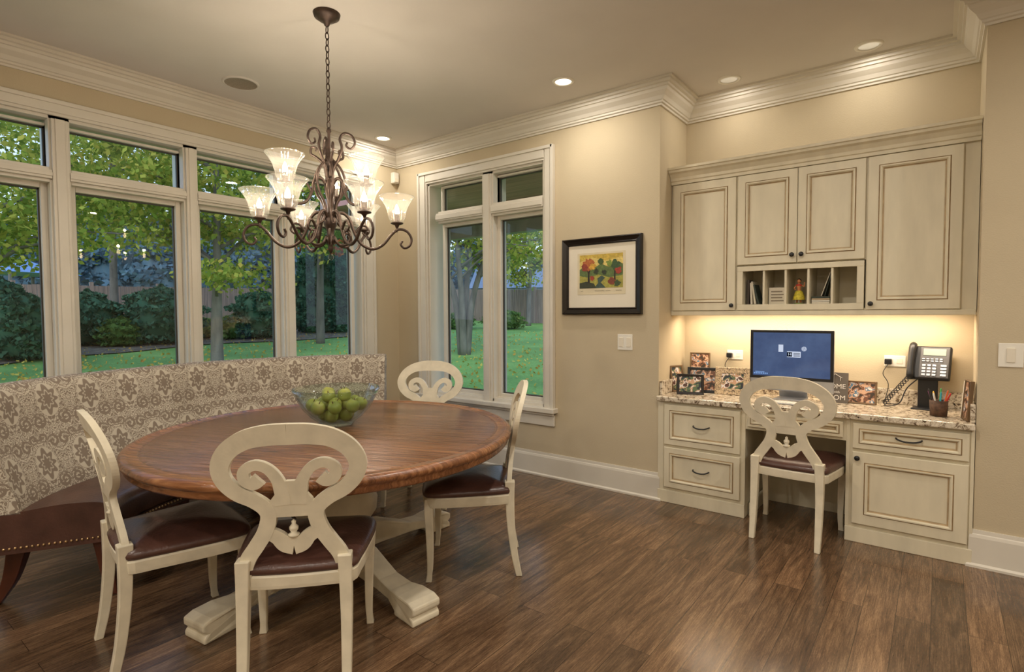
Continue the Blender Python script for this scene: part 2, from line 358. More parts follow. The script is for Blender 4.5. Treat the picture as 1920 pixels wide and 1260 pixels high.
g=group('motion_sensor'); box('body',(XA,3.765,2.69),(XA+0.05,3.835,2.80),M['white'],g,0.008); box('lens',(XA+0.05,3.775,2.70),(XA+0.056,3.825,2.74),M['mat'],g,0.003)
g=group('ceiling_speaker',(-3.93,2.0,H)); lathe('grille',[(0.0,-0.004),(0.1,-0.004),(0.105,-0.008)],M['speaker'],g,40); lathe('rim',[(0.105,0),(0.105,-0.01),(0.118,-0.008),(0.12,0)],M['ceil'],g,40)
def can(x,y,on,power=0):
    g=group('recessed_light',(x,y,H))
    lathe('trim_ring',[(0.055,-0.001),(0.058,-0.008),(0.075,-0.006),(0.078,0)],M['white'],g,28)
    lathe('lens',[(0,-0.002),(0.056,-0.002)],M['can'] if on else M['candim'],g,28)
    if power:
        l=bpy.data.lights.new('lamp','AREA'); l.shape='DISK'; l.size=0.12; l.energy=power; l.color=(1,0.91,0.79)
        o=bpy.data.objects.new('lamp',l); scene.collection.objects.link(o); o.parent=g; o.location=(0,0,-0.012)
can(-2.13,3.38,True,9); can(-4.12,3.42,True,6.5); can(-1.20,4.07,False,2.5); can(-0.375,4.09,False,2.5)
for x,y in ((-2.6,-0.6),(-0.6,-0.6),(1.6,-0.6),(-2.6,-2.4),(-0.4,-2.4),(1.8,-2.4),(1.6,1.4),(-0.7,2.0),(1.6,3.0)): can(x,y,True,23)  # extra out-of-view ceiling lamps, added to brighten the room
def plate(name,x0,x1,z0,z1,y,n):
    g=group(name); box('plate',(x0,y-0.006,z0),(x1,y,z1),M['white'],g,0.003)
    w=(x1-x0)/n
    for i in range(n): 
        c=x0+w*(i+0.5); box('rocker_%d'%(i+1),(c-0.017,y-0.011,z0+0.025),(c+0.017,y-0.005,z1-0.025),M['mat'],g,0.002)
plate('light_switch',-1.938,-1.815,1.09,1.21,YB,2)
plate('light_switch',0.25,0.35,1.08,1.205,YB,1)
# ------------------------------------------------------------------ framed art
g=group('framed_artwork')
x0,x1,z0,z1=-2.42,-1.735,1.36,1.955; w=0.05
def frame_geo(name,x0,x1,z0,z1,yb,prof,mat,parent):
    V=[];F=[];k=len(prof)
    for ins,d in prof: V+=[(x0+ins,yb-d,z0+ins),(x1-ins,yb-d,z0+ins),(x1-ins,yb-d,z1-ins),(x0+ins,yb-d,z1-ins)]
    for i in range(k-1):
        for j in range(4): F.append((i*4+j,i*4+(j+1)%4,(i+1)*4+(j+1)%4,(i+1)*4+j))
    return mk(name,V,F,mat,parent)
frame_geo('frame',x0,x1,z0,z1,YB,[(0,0),(0,0.03),(0.008,0.036),(0.02,0.03),(0.04,0.022),(0.046,0.026),(0.052,0.02),(0.055,0.01)],M['blackgloss'],g)
box('mat',(x0+0.05,YB-0.012,z0+0.05),(x1-0.05,YB,z1-0.05),M['mat'],g)
box('art_paper',(-2.285,YB-0.0135,1.515),(-1.87,YB-0.012,1.84),pm('art_paper',(214,202,172),0.7),g)
AX0,AX1,AZ0,AZ1=-2.265,-1.89,1.565,1.825
def patch(name,pts,c,k):
    P=[(AX0+(AX1-AX0)*max(0,min(1,u)),YB-0.0138-0.0003*k,AZ0+(AZ1-AZ0)*max(0,min(1,v))) for u,v in pts]
    mk(name,P,[tuple(range(len(P)))],pm('art_'+name,c,0.6,var=0.25,vs=70),g)
patch('sky',[(0,0),(1,0),(1,1),(0,1)],(196,168,72),0)
patch('sky_glow',[(0,0.55),(1,0.7),(1,0.9),(0.6,0.8),(0.3,0.92),(0,0.8)],(214,192,112),1)
patch('far_hills',[(0,0.3),(1,0.3),(1,0.68),(0.85,0.76),(0.7,0.6),(0.5,0.72),(0.3,0.56),(0.12,0.68),(0,0.56)],(92,112,62),2)
patch('field',[(0,0),(1,0),(1,0.36),(0.7,0.3),(0.45,0.4),(0.2,0.32),(0,0.38)],(160,154,70),3)
patch('stream',[(0.35,0),(0.62,0),(0.5,0.16),(0.6,0.3),(0.52,0.37),(0.42,0.28),(0.44,0.15)],(60,80,72),4)
patch('ground_shadow',[(0,0),(0.4,0),(0.34,0.14),(0.16,0.2),(0,0.16)],(52,58,40),5)
def blob(name,cx,cz,r,c,k,n=18,j=0.35):
    patch(name,[(cx+r*(1+random.uniform(-j,j))*math.cos(2*pi*i/n),cz+1.3*r*(1+random.uniform(-j,j))*math.sin(2*pi*i/n)) for i in range(n)],c,k)
for i,(a,b_,r_,c_) in enumerate([(0.22,0.72,0.14,(176,100,52)),(0.12,0.62,0.08,(140,58,42)),(0.31,0.64,0.08,(206,160,62)),(0.82,0.66,0.11,(58,84,50)),(0.7,0.72,0.07,(120,140,60)),(0.9,0.5,0.07,(160,60,44)),(0.58,0.46,0.05,(46,54,40)),(0.75,0.2,0.08,(120,60,40)),(0.88,0.12,0.07,(60,80,48)),(0.3,0.3,0.05,(150,58,42)),(0.5,0.8,0.07,(70,90,48)),(0.4,0.5,0.06,(52,60,40))]): blob('foliage_%d'%(i+1),a,b_,r_,c_,7+i*0.3)
patch('tree_trunk',[(0.19,0.15),(0.25,0.15),(0.235,0.4),(0.27,0.62),(0.25,0.63),(0.22,0.5),(0.18,0.64),(0.165,0.63),(0.2,0.42)],(44,34,28),6)
patch('tree_trunk_2',[(0.80,0.2),(0.84,0.2),(0.83,0.6),(0.81,0.6)],(44,34,28),6.5)
ink=pm('ink',(60,50,40),0.7)
V=[];F=[]
for a,b in ((-2.255,-2.235),(-2.13,-2.05),(-2.035,-1.995),(-1.95,-1.90)):
    n=int((b-a)/0.004); tube_geo([(a+0.004*i,YB-0.0145,1.543+0.005*math.sin(i*1.9)*random.uniform(.5,1)) for i in range(n+1)],0.0009,4,V,F)
mk('pencil_signature',V,F,ink,g)
# ------------------------------------------------------------------ cabinetry
def panel(name,x0,x1,z0,z1,y,parent,rail=0.055):
    prof=[(0,0,0),(0,0.018,0),(0.003,0.021,0),(rail,0.021,0),(rail+0.002,0.017,1),(rail+0.006,0.027,1),(rail+0.013,0.027,0),(rail+0.02,0.018,0),(rail+0.023,0.010,1),(rail+0.027,0.009,1),(rail+0.030,0.011,0)]
    V=[];F=[];mi=[]
    for ins,d,_ in prof: V+=[(x0+ins,y-d,z0+ins),(x1-ins,y-d,z0+ins),(x1-ins,y-d,z1-ins),(x0+ins,y-d,z1-ins)]
    k=len(prof)
    for i in range(k-1):
        for j in range(4): F.append((i*4+j,i*4+(j+1)%4,(i+1)*4+(j+1)%4,(i+1)*4+j)); mi.append(prof[i+1][2])
    F.append(tuple((k-1)*4+j for j in range(4))); mi.append(0)
    return mk(name,V,F,parent=parent,mats=[M['cab'],M['glaze']],midx=mi)
def knob(name,x,z,y,parent):
    V=[];F=[]; tube_geo([(x,y+0.0,z),(x,y-0.008,z),(x,y-0.014,z),(x,y-0.02,z),(x,y-0.028,z),(x,y-0.031,z)],[0.009,0.006,0.006,0.015,0.014,0.006],14,V,F); mk(name,V,F,M['black'],parent,True)
def pull(name,x,z,y,parent,w=0.11):
    V=[];F=[]; tube_geo(catmull([(x-w/2,y,z+0.004),(x-w/2+0.006,y-0.022,z+0.002),(x-w/4,y-0.028,z-0.006),(x,y-0.03,z-0.008),(x+w/4,y-0.028,z-0.006),(x+w/2-0.006,y-0.022,z+0.002),(x+w/2,y,z+0.004)],4),0.0048,8,V,F); mk(name,V,F,M['black'],parent,True)
g=group('desk_base_cabinets'); yf=3.84; e=0.003
cz=0.735
boxes('carcass',[((XL+e,yf,0.09),(-1.0,YK-e,cz)),((-0.425,yf,0.09),(XR-e,YK-e,cz)),((-1.0,yf,0.60),(-0.425,YK-e,cz)),((-1.0,YK-0.05,0),(-0.425,YK-e,0.6))],M['cab'],g)
boxes('plinth',[((XL+e,yf-0.012,0),(-1.0,YK-e,0.09)),((-0.425,yf-0.012,0),(XR-e,YK-e,0.09)),((-0.99,yf+0.06,0),(-0.97,YK-.05,0.09))],M['cab'],g,0.004)
boxes('face_stiles',[((XL+e,yf-0.004,0.09),(-1.565,yf,cz)),((-1.025,yf-0.004,0.09),(-1.0,yf,cz)),((-0.425,yf-0.004,0.09),(-0.405,yf,cz)),((0.15,yf-0.004,0.09),(XR-e,yf,cz))],M['cab'],g,0.002)
panel('drawer_front_1',-1.555,-1.03,0.425,0.715,yf,g,0.04); panel('drawer_front_2',-1.555,-1.03,0.115,0.405,yf,g,0.04)
panel('drawer_front_3',-0.985,-0.44,0.62,0.715,yf,g,0.018)
panel('drawer_front_4',-0.39,0.145,0.565,0.715,yf,g,0.03); panel('door_front',-0.39,0.145,0.115,0.545,yf,g,0.06)
pull('pull_1',-1.29,0.575,yf-0.01,g); pull('pull_2',-1.29,0.265,yf-0.01,g); pull('pull_3',-0.71,0.665,yf-0.01,g,0.09); pull('pull_4',-0.12,0.645,yf-0.01,g,0.12); knob('knob_1',-0.365,0.51,yf-0.018,g)
g=group('granite_countertop')
boxes('slab',[((XL+e,3.80,cz+0.002),(XR-e,YK-e,0.772))],M['granite'],g,0.006,)
boxes('backsplash',[((XL+e,YK-0.025,0.772),(XR-e,YK-e,0.872)),((XR-0.025,3.84,0.772),(XR-e,YK-0.025,0.872)),((XL+e,3.86,0.772),(XL+0.022,YK-0.025,0.872))],M['granite'],g,0.003)
g=group('desk_upper_cabinets'); yu=4.08; yk=YK-e
xa,xb=XL+e,XR-e
boxes('carcass',[((xa,yu,1.37),(-1.135,yk,2.33)),((-0.365,yu,1.37),(xb,yk,2.33)),((-1.135,yu,1.695),(-0.365,yk,2.33)),
 ((-1.135,yu,1.37),(-0.365,yk,1.395)),((-1.135,yk-0.015,1.395),(-0.365,yk,1.695))],M['cab'],g)
fr=[((-1.128,yu-0.018,1.385),(-0.372,yu,1.425)),((-1.128,yu-0.018,1.655),(-0.372,yu,1.69)),((-1.128,yu-0.018,1.425),(-1.09,yu,1.655)),((-0.41,yu-0.018,1.425),(-0.372,yu,1.655))]
cw=(1.09-0.41)/5
for i in range(1,5): fr.append(((-1.09+cw*i-0.007,yu-0.01,1.395),(-1.09+cw*i+0.007,yk-0.015,1.69)))
boxes('cubby_frame',fr,M['cab'],g,0.002)
boxes('cubby_floor',[((-1.09,yu-0.01,1.395),(-0.41,yk-0.015,1.425)),((-1.128,yu,1.395),(-1.09,yk-.015,1.69)),((-0.41,yu,1.395),(-0.372,yk-.015,1.69))],M['cab'],g)
panel('door_1',-1.59,-1.14,1.385,2.315,yu,g); panel('door_2',-1.128,-0.752,1.70,2.315,yu,g,0.05); panel('door_3',-0.748,-0.372,1.70,2.315,yu,g,0.05); panel('door_4',-0.36,0.095,1.385,2.315,yu,g)
knob('knob_1',-1.16,1.42,yu-0.018,g); knob('knob_2',-0.778,1.75,yu-0.018,g); knob('knob_3',-0.722,1.75,yu-0.018,g); knob('knob_4',-0.335,1.42,yu-0.018,g)
boxes('light_rail',[((xa,yu-0.012,1.35),(xb,yu+0.012,1.383))],M['cab'],g,0.004)
sweep('cabinet_crown',[(xa,yu),(xb,yu)],[(0,2.32),(0.022,2.32),(0.024,2.34),(0.032,2.345),(0.036,2.365),(0.055,2.39),(0.075,2.4),(0.078,2.415),(0.09,2.418),(0.09,2.435),(0,2.435)],M['cab'],parent=g)
box('top_board',(xa,yu,2.33),(xb,yk,2.345),M['cab'],g)
box('under_cabinet_fixture',(-1.45,4.14,1.352),(0.0,4.2,1.368),M['white'],g)
l=bpy.data.lights.new('under_cabinet_lamp','AREA'); l.shape='RECTANGLE'; l.size=1.6; l.size_y=0.06; l.energy=12; l.color=(1,0.80,0.58)
o=bpy.data.objects.new('under_cabinet_lamp',l); scene.collection.objects.link(o); o.location=(-0.72,4.2,1.345); o.rotation_euler=(math.radians(12),0,0); o.parent=g
# ------------------------------------------------------------------ desk accessories
CT=0.7725
def pframe(name,x,y,w,h,rz,fm,pmt,fw=0.018,lean=10,z=CT):
    g=group(name,(x,y,z),rz); g.rotation_euler=(math.radians(-lean),0,rz)
    frame_geo('frame',-w/2,w/2,0,h,0,[(0,-0.012),(0,0.004),(0.003,0.007),(fw-0.003,0.006),(fw,0.0)],fm,g)
    box('back',(-w/2+.002,0.0,0.002),(w/2-.002,0.011,h-.002),M['black'],g); box('photo_print',(-w/2+fw,-0.0015,fw),(w/2-fw,0.001,h-fw),pmt,g)
pframe('photo_frame',-1.43,4.00,0.19,0.15,math.radians(22),M['blackgloss'],M['photo1'],0.02)
pframe('photo_frame',-1.39,4.14,0.22,0.19,math.radians(12),M['black'],M['photo2'],0.022)
pframe('photo_frame',-1.555,4.10,0.12,0.2,math.radians(60),M['frosted_wood'],M['photo1'],0.016)
pframe('photo_frame',-1.46,4.28,0.15,0.29,math.radians(10),M['frosted_wood'],M['photo2'],0.012,6)
pframe('photo_frame',-1.18,4.15,0.24,0.2,math.radians(5),M['zebra'],M['photo1'],0.045)
pframe('photo_frame',-0.39,4.22,0.17,0.15,math.radians(-2),M['frosted_wood'],M['photo2'],0.012)
pframe('photo_frame',0.128,4.06,0.10,0.2,math.radians(-76),M['white'],M['photo1'],0.012,4)
pframe('photo_frame',0.125,3.93,0.12,0.22,math.radians(-80),M['frosted_wood'],M['photo2'],0.012,4)
g=group('home_sign',(-0.535,4.19,CT)); g.rotation_euler=(math.radians(-6),0,0)
sg=pm('slate_sign',(104,96,88),0.7); box('board',(-0.075,0,0),(0.075,0.012,0.2),sg,g,0.002)
tw=pm('sign_white',(236,232,222),0.7)
text('word_home','HOME',0.044,tw,g,(0,-0.001,0.108)); text('word_mom','MOM',0.044,tw,g,(0.01,-0.001,0.034)); text('word_with','is with',0.022,tw,g,(0.0,-0.001,0.071))
tube('house_icon',[(-0.03,-0.001,0.145),(-0.03,-0.001,0.165),(-0.04,-0.001,0.165),(0,-0.001,0.19),(0.04,-0.001,0.165),(0.03,-0.001,0.165),(0.03,-0.001,0.145)],0.0015,tw,g,4)
# monitor
g=group('desktop_computer',(-0.80,4.17,CT),math.radians(-2))
box('housing',(-0.262,0.0,0.055),(0.262,0.03,0.475),M['steel'],g,0.008)
box('bezel',(-0.262,-0.004,0.135),(0.262,0.002,0.475),M['black'],g,0.004)
def screen_mat():
    m,t,b=pbase('screen_blue'); mp=mapping(t,(1,1,1)); n=noise(t,mp.outputs[0],6,4,0.6); r=ramp(t,[(0.35,lin((76,102,150))),(0.65,lin((96,124,172)))])
    t.link(n.outputs['Fac'],r.inputs['Fac']); b.inputs['Base Color'].default_value=(0.01,0.01,0.02,1); b.inputs['Roughness'].default_value=0.12
    t.link(r.outputs[0],b.inputs['Emission Color']); b.inputs['Emission Strength'].default_value=0.5; return m
box('screen',(-0.242,-0.0055,0.155),(0.242,-0.003,0.457),screen_mat(),g)
wi=emis('widget_white',(225,235,255),0.8); wk=emis('widget_dark',(10,14,30),0.3)
box('widget_note',(-0.075,-0.007,0.325),(-0.045,-0.0055,0.375),wi,g)
box('widget_calendar',(-0.02,-0.007,0.29),(0.065,-0.0055,0.33),wi,g); box('calendar_day',(-0.02,-0.008,0.295),(0.012,-0.007,0.325),wk,g); text('calendar_number','14',0.026,wi,g,(-0.004,-0.0085,0.31))
for i in range(3):
    box('calendar_row_%d'%(i+1),(0.02,-0.008,0.298+0.009*i),(0.06,-0.007,0.302+0.009*i),wk,g)
lathe('clock_face',[(0,0),(0.016,0),(0.016,0.002)],wi,g,24).matrix_local=Matrix.Translation((0.085,-0.0055,0.35))@Matrix.Rotation(pi/2,4,'X')
box('clock_hand',(0.0845,-0.0085,0.35),(0.0855,-0.0078,0.362),wk,g); box('clock_hand_2',(0.085,-0.0085,0.3495),(0.093,-0.0078,0.3505),wk,g)
bar=emis('widget_bar',(150,190,250),0.7)
boxes('dock_icons',[((-0.235+0.012*i,-0.007,0.165),(-0.227+0.012*i,-0.0055,0.175)) for i in range(8)]+[((-0.225,-0.007,0.178),(-0.165,-0.0055,0.183))],bar,g)
mk('stand',[(-0.09,0.02,0.2),(0.09,0.02,0.2),(0.09,0.03,0.2),(-0.09,0.03,0.2),(-0.09,0.1,0.0),(0.09,0.1,0.0),(0.09,0.115,0.0),(-0.09,0.115,0.0)],[(0,1,5,4),(3,7,6,2),(0,4,7,3),(1,2,6,5),(0,3,2,1),(4,5,6,7)],M['steel'],g)
box('stand_foot',(-0.09,-0.06,0),(0.09,0.115,0.006),M['steel'],g,0.002)
g=group('computer_keyboard',(-0.78,3.96,CT),0); box('base',(-0.14,-0.05,0),(0.14,0.05,0.008),M['steel'],g,0.002)
boxes('keys',[((-0.132+i*0.0192,-0.044+j*0.018,0.008),(-0.132+i*0.0192+0.016,-0.044+j*0.018+0.015,0.011)) for i in range(14) for j in range(5)],M['white'],g)
def outlet(x,z):
    g=group('wall_outlet'); box('plate',(x-0.058,YK-0.006,z-0.036),(x+0.058,YK,z+0.036),M['white'],g,0.003)
    for k in (-0.025,0.025): boxes('socket',[((x+k-0.016,YK-0.008,z-0.016),(x+k+0.016,YK-0.005,z+0.016))],M['mat'],g,0.002)
    box('charger',(x-0.055,YK-0.04,z-0.02),(x-0.015,YK-0.008,z+0.015),M['black'],g,0.005)
    tube('cord',catmull([(x-0.035,YK-0.035,z-0.018),(x-0.06,YK-0.05,z-0.08),(x-0.03,YK-0.05,z-0.15),(x-0.05,YK-0.06,CT+0.004+0.002)],5),0.0025,M['black'],g,6)
outlet(-1.22,1.05); outlet(-0.22,1.05)
# phone
g=group('desk_phone',(-0.05,4.235,CT),math.radians(-8))
body=group('phone_body',(0,0,0.185)); body.parent=g; body.rotation_euler=(math.radians(-22),0,0)
box('housing',(-0.11,0,0),(0.11,0.035,0.215),M['black'],body,0.01)
box('bezel_panel',(-0.045,-0.004,0.01),(0.102,0.004,0.205),pm('phone_grey',(96,96,98),0.5),body,0.004)
box('display',(-0.03,-0.007,0.15),(0.085,-0.003,0.195),pm('phone_lcd',(150,160,150),0.3),body,0.002)
boxes('keypad',[((-0.03+0.026*i,-0.009,0.02+0.02*j),(-0.03+0.026*i+0.019,-0.003,0.02+0.02*j+0.013)) for i in range(3) for j in range(4)]+[((-0.033+0.022*i,-0.009,0.11+0.014*j),(-0.033+0.022*i+0.015,-0.003,0.11+0.014*j+0.008)) for i in range(5) for j in range(2)]+[((0.062,-0.009,0.02+0.02*j),(0.092,-0.003,0.02+0.02*j+0.013)) for j in range(4)],M['steel'],body,0.001)
tube('handset',catmull([(-0.082,-0.012,0.0),(-0.082,-0.03,0.02),(-0.082,-0.034,0.1),(-0.082,-0.03,0.19),(-0.082,-0.012,0.215)],4),[0.02]*4+[0.02,0.016,0.015,0.014,0.014,0.015,0.016,0.018,0.02]+[0.02]*4,M['black'],body,12)
boxes('stand',[((-0.05,0.03,0),(0.05,0.045,0.25)),((-0.07,-0.06,0),(0.07,0.06,0.008))],M['black'],g,0.004)
tube('curly_cord',[(-0.09-0.12*s+0.012*math.cos(s*70),-0.03-0.02*s,0.19-0.17*s+0.012*math.sin(s*70)) for s in np.linspace(0,1,120)],0.0028,M['black'],g,6)
tube('cable',catmull([(-0.03,0.02,0.2),(-0.10,-0.0,0.12),(-0.13,-0.03,0.03),(-0.18,-0.08,0.008),(-0.21,-0.02,0.01),(-0.16,0.02,0.01)],6),0.0035,M['black'],g,6)
# pens
g=group('pen_cup',(0.01,4.0,CT)); lathe('cup',[(0.0,0.001),(0.04,0.001),(0.044,0.09),(0.041,0.09),(0.037,0.008),(0,0.008)],pm('woven_brown_cup',(86,62,46),0.7,var=0.4,vs=60),g,24)
for i,c in enumerate([(200,50,50),(50,120,200),(60,160,80),(240,190,60),(190,70,160),(40,40,40),(230,230,230),(60,170,190),(220,110,50)]):
    a=i*0.7; tube('pen_%d'%(i+1),[(0.015*math.cos(a),0.015*math.sin(a),0.01),(0.036*math.cos(a),0.036*math.sin(a),0.09),(0.05*math.cos(a),0.05*math.sin(a),0.125+0.01*(i%3)),(0.052*math.cos(a),0.052*math.sin(a),0.135+0.01*(i%3))],[0.0045,0.0045,0.0045,0.002],pm('pen_col_%d'%i,c,0.4),g,8)
# cubby contents
CZ=1.4255
def cc(i): return -1.09+cw*(i+0.5)
g=group('books_in_cubby',(cc(0),4.2,CZ)); 
for i,(w,h,a,c) in enumerate([(0.014,0.17,0,(70,60,52)),(0.012,0.15,4,(224,216,200)),(0.012,0.16,14,(214,206,186)),(0.010,0.14,24,(60,70,64))]):
    o=box('book_%d'%(i+1),(0,-0.07,0),(w,0.06,h),pm('book_cover_%d'%i,c,0.6),g,0.001); o.location=(-0.055+i*0.024,0,0.002+0.0*i); o.rotation_euler=(0,math.radians(-a*0.6),0)
g=group('quote_block',(cc(1),4.16,CZ)); box('block',(-0.055,0,0),(0.055,0.02,0.115),M['mat'],g,0.002)
boxes('lettering_lines',[((-0.04,-0.001,0.02+0.021*j),(0.04-0.008*(j%2),0.0,0.029+0.021*j)) for j in range(4)],pm('sign_grey',(150,138,120),0.7),g)
g=group('hula_dancer_figurine',(cc(2),4.15,CZ))
sk=pm('figurine_skin',(196,130,84),0.5); gr=pm('figurine_skirt',(206,190,60),0.7,var=0.3,vs=80); hr=pm('figurine_hair',(36,22,16),0.5); rd=pm('figurine_lei',(190,50,44),0.5)
lathe('base',[(0,0),(0.028,0),(0.028,0.006),(0,0.008)],pm('figurine_base',(120,140,60),0.6),g,20)
for s in (-1,1): tube('leg_%s'%('l' if s<0 else 'r'),[(0.012*s,0,0.008),(0.010*s,0,0.03),(0.010*s,0,0.06)],[0.006,0.007,0.009],sk,g,8)
lathe('grass_skirt',[(0.036,0.028),(0.032,0.05),(0.022,0.08),(0.014,0.09),(0,0.09)],gr,g,28,rib=(14,0.06))
lathe('torso',[(0.012,0.088),(0.0115,0.1),(0.015,0.115),(0.016,0.125),(0.007,0.135),(0.005,0.142)],sk,g,16)
lathe('lei',[(0.010,0.118),(0.018,0.122),(0.018,0.13),(0.009,0.133)],rd,g,16)
V=[];F=[]; sphere_geo((0,0,0.153),0.012,V,F,14,10,(1,1,1.15)); mk('head',V,F,sk,g,True)
V=[];F=[]; sphere_geo((0,0.004,0.156),0.014,V,F,14,10,(1,0.9,1.1)); mk('hair',V,F,hr,g,True)
tube('arm_l',catmull([(-0.015,0,0.125),(-0.028,-0.004,0.108),(-0.018,-0.014,0.095)],3),0.004,sk,g,6); tube('arm_r',catmull([(0.015,0,0.125),(0.030,-0.002,0.118),(0.034,-0.006,0.145)],3),0.004,sk,g,6)
g=group('stack_of_papers',(cc(3),4.2,CZ))
for i in range(4):
    o=box('sheaf_%d'%(i+1),(-0.055,-0.08,0.0),(0.05,0.06,0.010),[M['mat'],M['white'],pm('paper_tan',(190,170,140),0.8),pm('card_dark',(60,70,60),0.6)][i],g,0.001); o.location=(0,0,0.001+0.012*i); 
o=box('leaning_card',(-0.004,-0.06,0),(0,0.06,0.16),M['mat'],g); o.location=(0.0,0,0.05); o.rotation_euler=(0,math.radians(18),0)
o=box('leaning_folder',(-0.004,-0.06,0),(0,0.06,0.17),pm('folder_dark',(50,60,50),0.6),g); o.location=(0.02,0,0.05); o.rotation_euler=(0,math.radians(14),0)
# ------------------------------------------------------------------ chairs
def ribbon(P,Wd,th,V,F,mirror=False):
    P=[(float(p[0]),float(p[1])) for p in P]; n=len(P); sides=[1,-1] if mirror else [1]
    for s in sides:
        b=len(V)
        for i in range(n):
            a=P[max(i-1,0)];c=P[min(i+1,n-1)]; tx,tz=c[0]-a[0],c[1]-a[1]; L=math.hypot(tx,tz) or 1; nx,nz=-tz/L,tx/L; w=Wd[i]/2
            for sg in (1,-1):
                for y in (-th/2,th/2): V.append((s*(P[i][0]+nx*w*sg),y,P[i][1]+nz*w*sg))
        for i in range(n-1):
            q=b+i*4; r=q+4
            fs=[(q,r,r+1,q+1),(q+2,q+3,r+3,r+2),(q,q+2,r+2,r),(q+1,r+1,r+3,q+3)]
            F.extend(fs if s>0 else [f[::-1] for f in fs])
        F.append((b,b+1,b+3,b+2)); q=b+(n-1)*4; F.append((q,q+2,q+3,q+1))
def lerpw(n,ws):
    return list(np.interp(np.linspace(0,1,n),np.linspace(0,1,len(ws)),ws))
CH={}
def build_chair_meshes():
    V=[];F=[]
    ring=catmull([(0,0.962),(0.07,0.960),(0.142,0.944),(0.200,0.905),(0.229,0.85),(0.220,0.797),(0.182,0.752),(0.128,0.722),(0.090,0.69),(0.080,0.655),(0.096,0.60),(0.126,0.55),(0.158,0.50),(0.174,0.44)],5)
    ribbon(ring,lerpw(len(ring),[0.076,0.074,0.068,0.064,0.062,0.060,0.056,0.054,0.054,0.054,0.054,0.054,0.054,0.052]),0.024,V,F,True)
    vol=catmull([(0.026,0.70),(0.032,0.755),(0.045,0.80),(0.074,0.838),(0.114,0.852),(0.150,0.832),(0.150,0.798),(0.122,0.784),(0.102,0.800)],5)
    ribbon(vol,lerpw(len(vol),[0.05,0.048,0.040,0.036,0.036,0.038,0.042,0.044,0.05]),0.0232,V,F,True)
    cen=[(0,0.79),(0,0.76),(0,0.72),(0,0.69),(0,0.655)]
    ribbon(cen,[0.03,0.08,0.14,0.16,0.14],0.0226,V,F)
    bow=catmull([(0.0,0.545),(0.03,0.552),(0.055,0.578),(0.082,0.59),(0.11,0.575)],5)
    ribbon(bow,lerpw(len(bow),[0.07,0.06,0.05,0.045,0.045]),0.022,V,F,True)
    def lean(x,y,z):
        t=max(0,z-0.46); return (x,y-0.20-0.10*t-0.16*t*t+0.25*x*x*min(1,t*4),z)
    V=[lean(*v) for v in V]
    o=mk('back_splat',V,F,M['cream']); CH['back_splat']=(o.data,0.004); bpy.data.objects.remove(o)
    V=[];F=[]
    for s in (-1,1):
        pts=catmull([(0.174*s,-0.205,0.50),(0.176*s,-0.205,0.42),(0.178*s,-0.21,0.28),(0.178*s,-0.228,0.12),(0.178*s,-0.252,0.0)],4)
        b=len(V)
        for i,p in enumerate(pts):
            w=np.interp(i/(len(pts)-1),[0,0.3,1],[0.025,0.022,0.015])
            d=w*1.05
            for dx,dy in ((-w,-d),(w,-d),(w,d),(-w,d)): V.append((p[0]+dx,p[1]+dy,p[2]))
        for i in range(len(pts)-1):
            for k in range(4): F.append((b+i*4+k,b+(i+1)*4+k,b+(i+1)*4+(k+1)%4,b+i*4+(k+1)%4))
        F.append((b,b+1,b+2,b+3)); q=b+(len(pts)-1)*4; F.append((q+3,q+2,q+1,q))
    for s in (-1,1):
        pts=catmull([(0.222*s,0.205,0.43),(0.226*s,0.21,0.36),(0.222*s,0.206,0.22),(0.220*s,0.206,0.08),(0.224*s,0.214,0.0)],4)
        b=len(V)
        for i,p in enumerate(pts):
            w=np.interp(i/(len(pts)-1),[0,0.15,0.9,1],[0.024,0.023,0.013,0.016])
            for dx,dy in ((-w,-w),(w,-w),(w,w),(-w,w)): V.append((p[0]+dx,p[1]+dy,p[2]))
        for i in range(len(pts)-1):
            for k in range(4): F.append((b+i*4+k,b+(i+1)*4+k,b+(i+1)*4+(k+1)%4,b+i*4+(k+1)%4))
        F.append((b,b+1,b+2,b+3)); q=b+(len(pts)-1)*4; F.append((q+3,q+2,q+1,q))
    o=mk('legs',V,F,M['cream']); CH['legs']=(o.data,0.004); bpy.data.objects.remove(o)
    def outline(k):
        pts=[(-0.205,-0.20),(-0.12,-0.215),(0,-0.22),(0.12,-0.215),(0.205,-0.20),(0.225,-0.12),(0.243,0.0),(0.256,0.12),(0.252,0.20),(0.225,0.235),(0.12,0.25),(0,0.254),(-0.12,0.25),(-0.225,0.235),(-0.252,0.20),(-0.256,0.12),(-0.243,0.0),(-0.225,-0.12)]
        pts=pts+[pts[0]]; c=catmull(pts,3)[:-1]
        out=[]
        for p in c:
            r=math.hypot(p[0],p[1]); f=(r-k)/r; out.append((p[0]*f,p[1]*f))
        return out
    def stack(name,levels,mat,smooth):
        V=[];F=[]
        for k,z in levels: V+=[(x,y,z) for x,y in outline(k)]
        n=len(outline(0))
        for i in range(len(levels)-1):
            for j in range(n): F.append((i*n+j,i*n+(j+1)%n,(i+1)*n+(j+1)%n,(i+1)*n+j))
        F.append(tuple(range(n))[::-1]); F.append(tuple((len(levels)-1)*n+j for j in range(n)))
        o=mk(name,V,F,mat,smooth=smooth); CH[name]=(o.data,0); bpy.data.objects.remove(o)
    stack('seat_rail',[(0.014,0.385),(0.004,0.388),(0.002,0.40),(0.0,0.432),(0.006,0.44)],M['cream'],False)
    stack('seat_cushion',[(0.006,0.438),(-0.002,0.446),(-0.004,0.456),(0.004,0.470),(0.025,0.482),(0.07,0.494),(0.13,0.502),(0.19,0.506)],M['leather'],True)
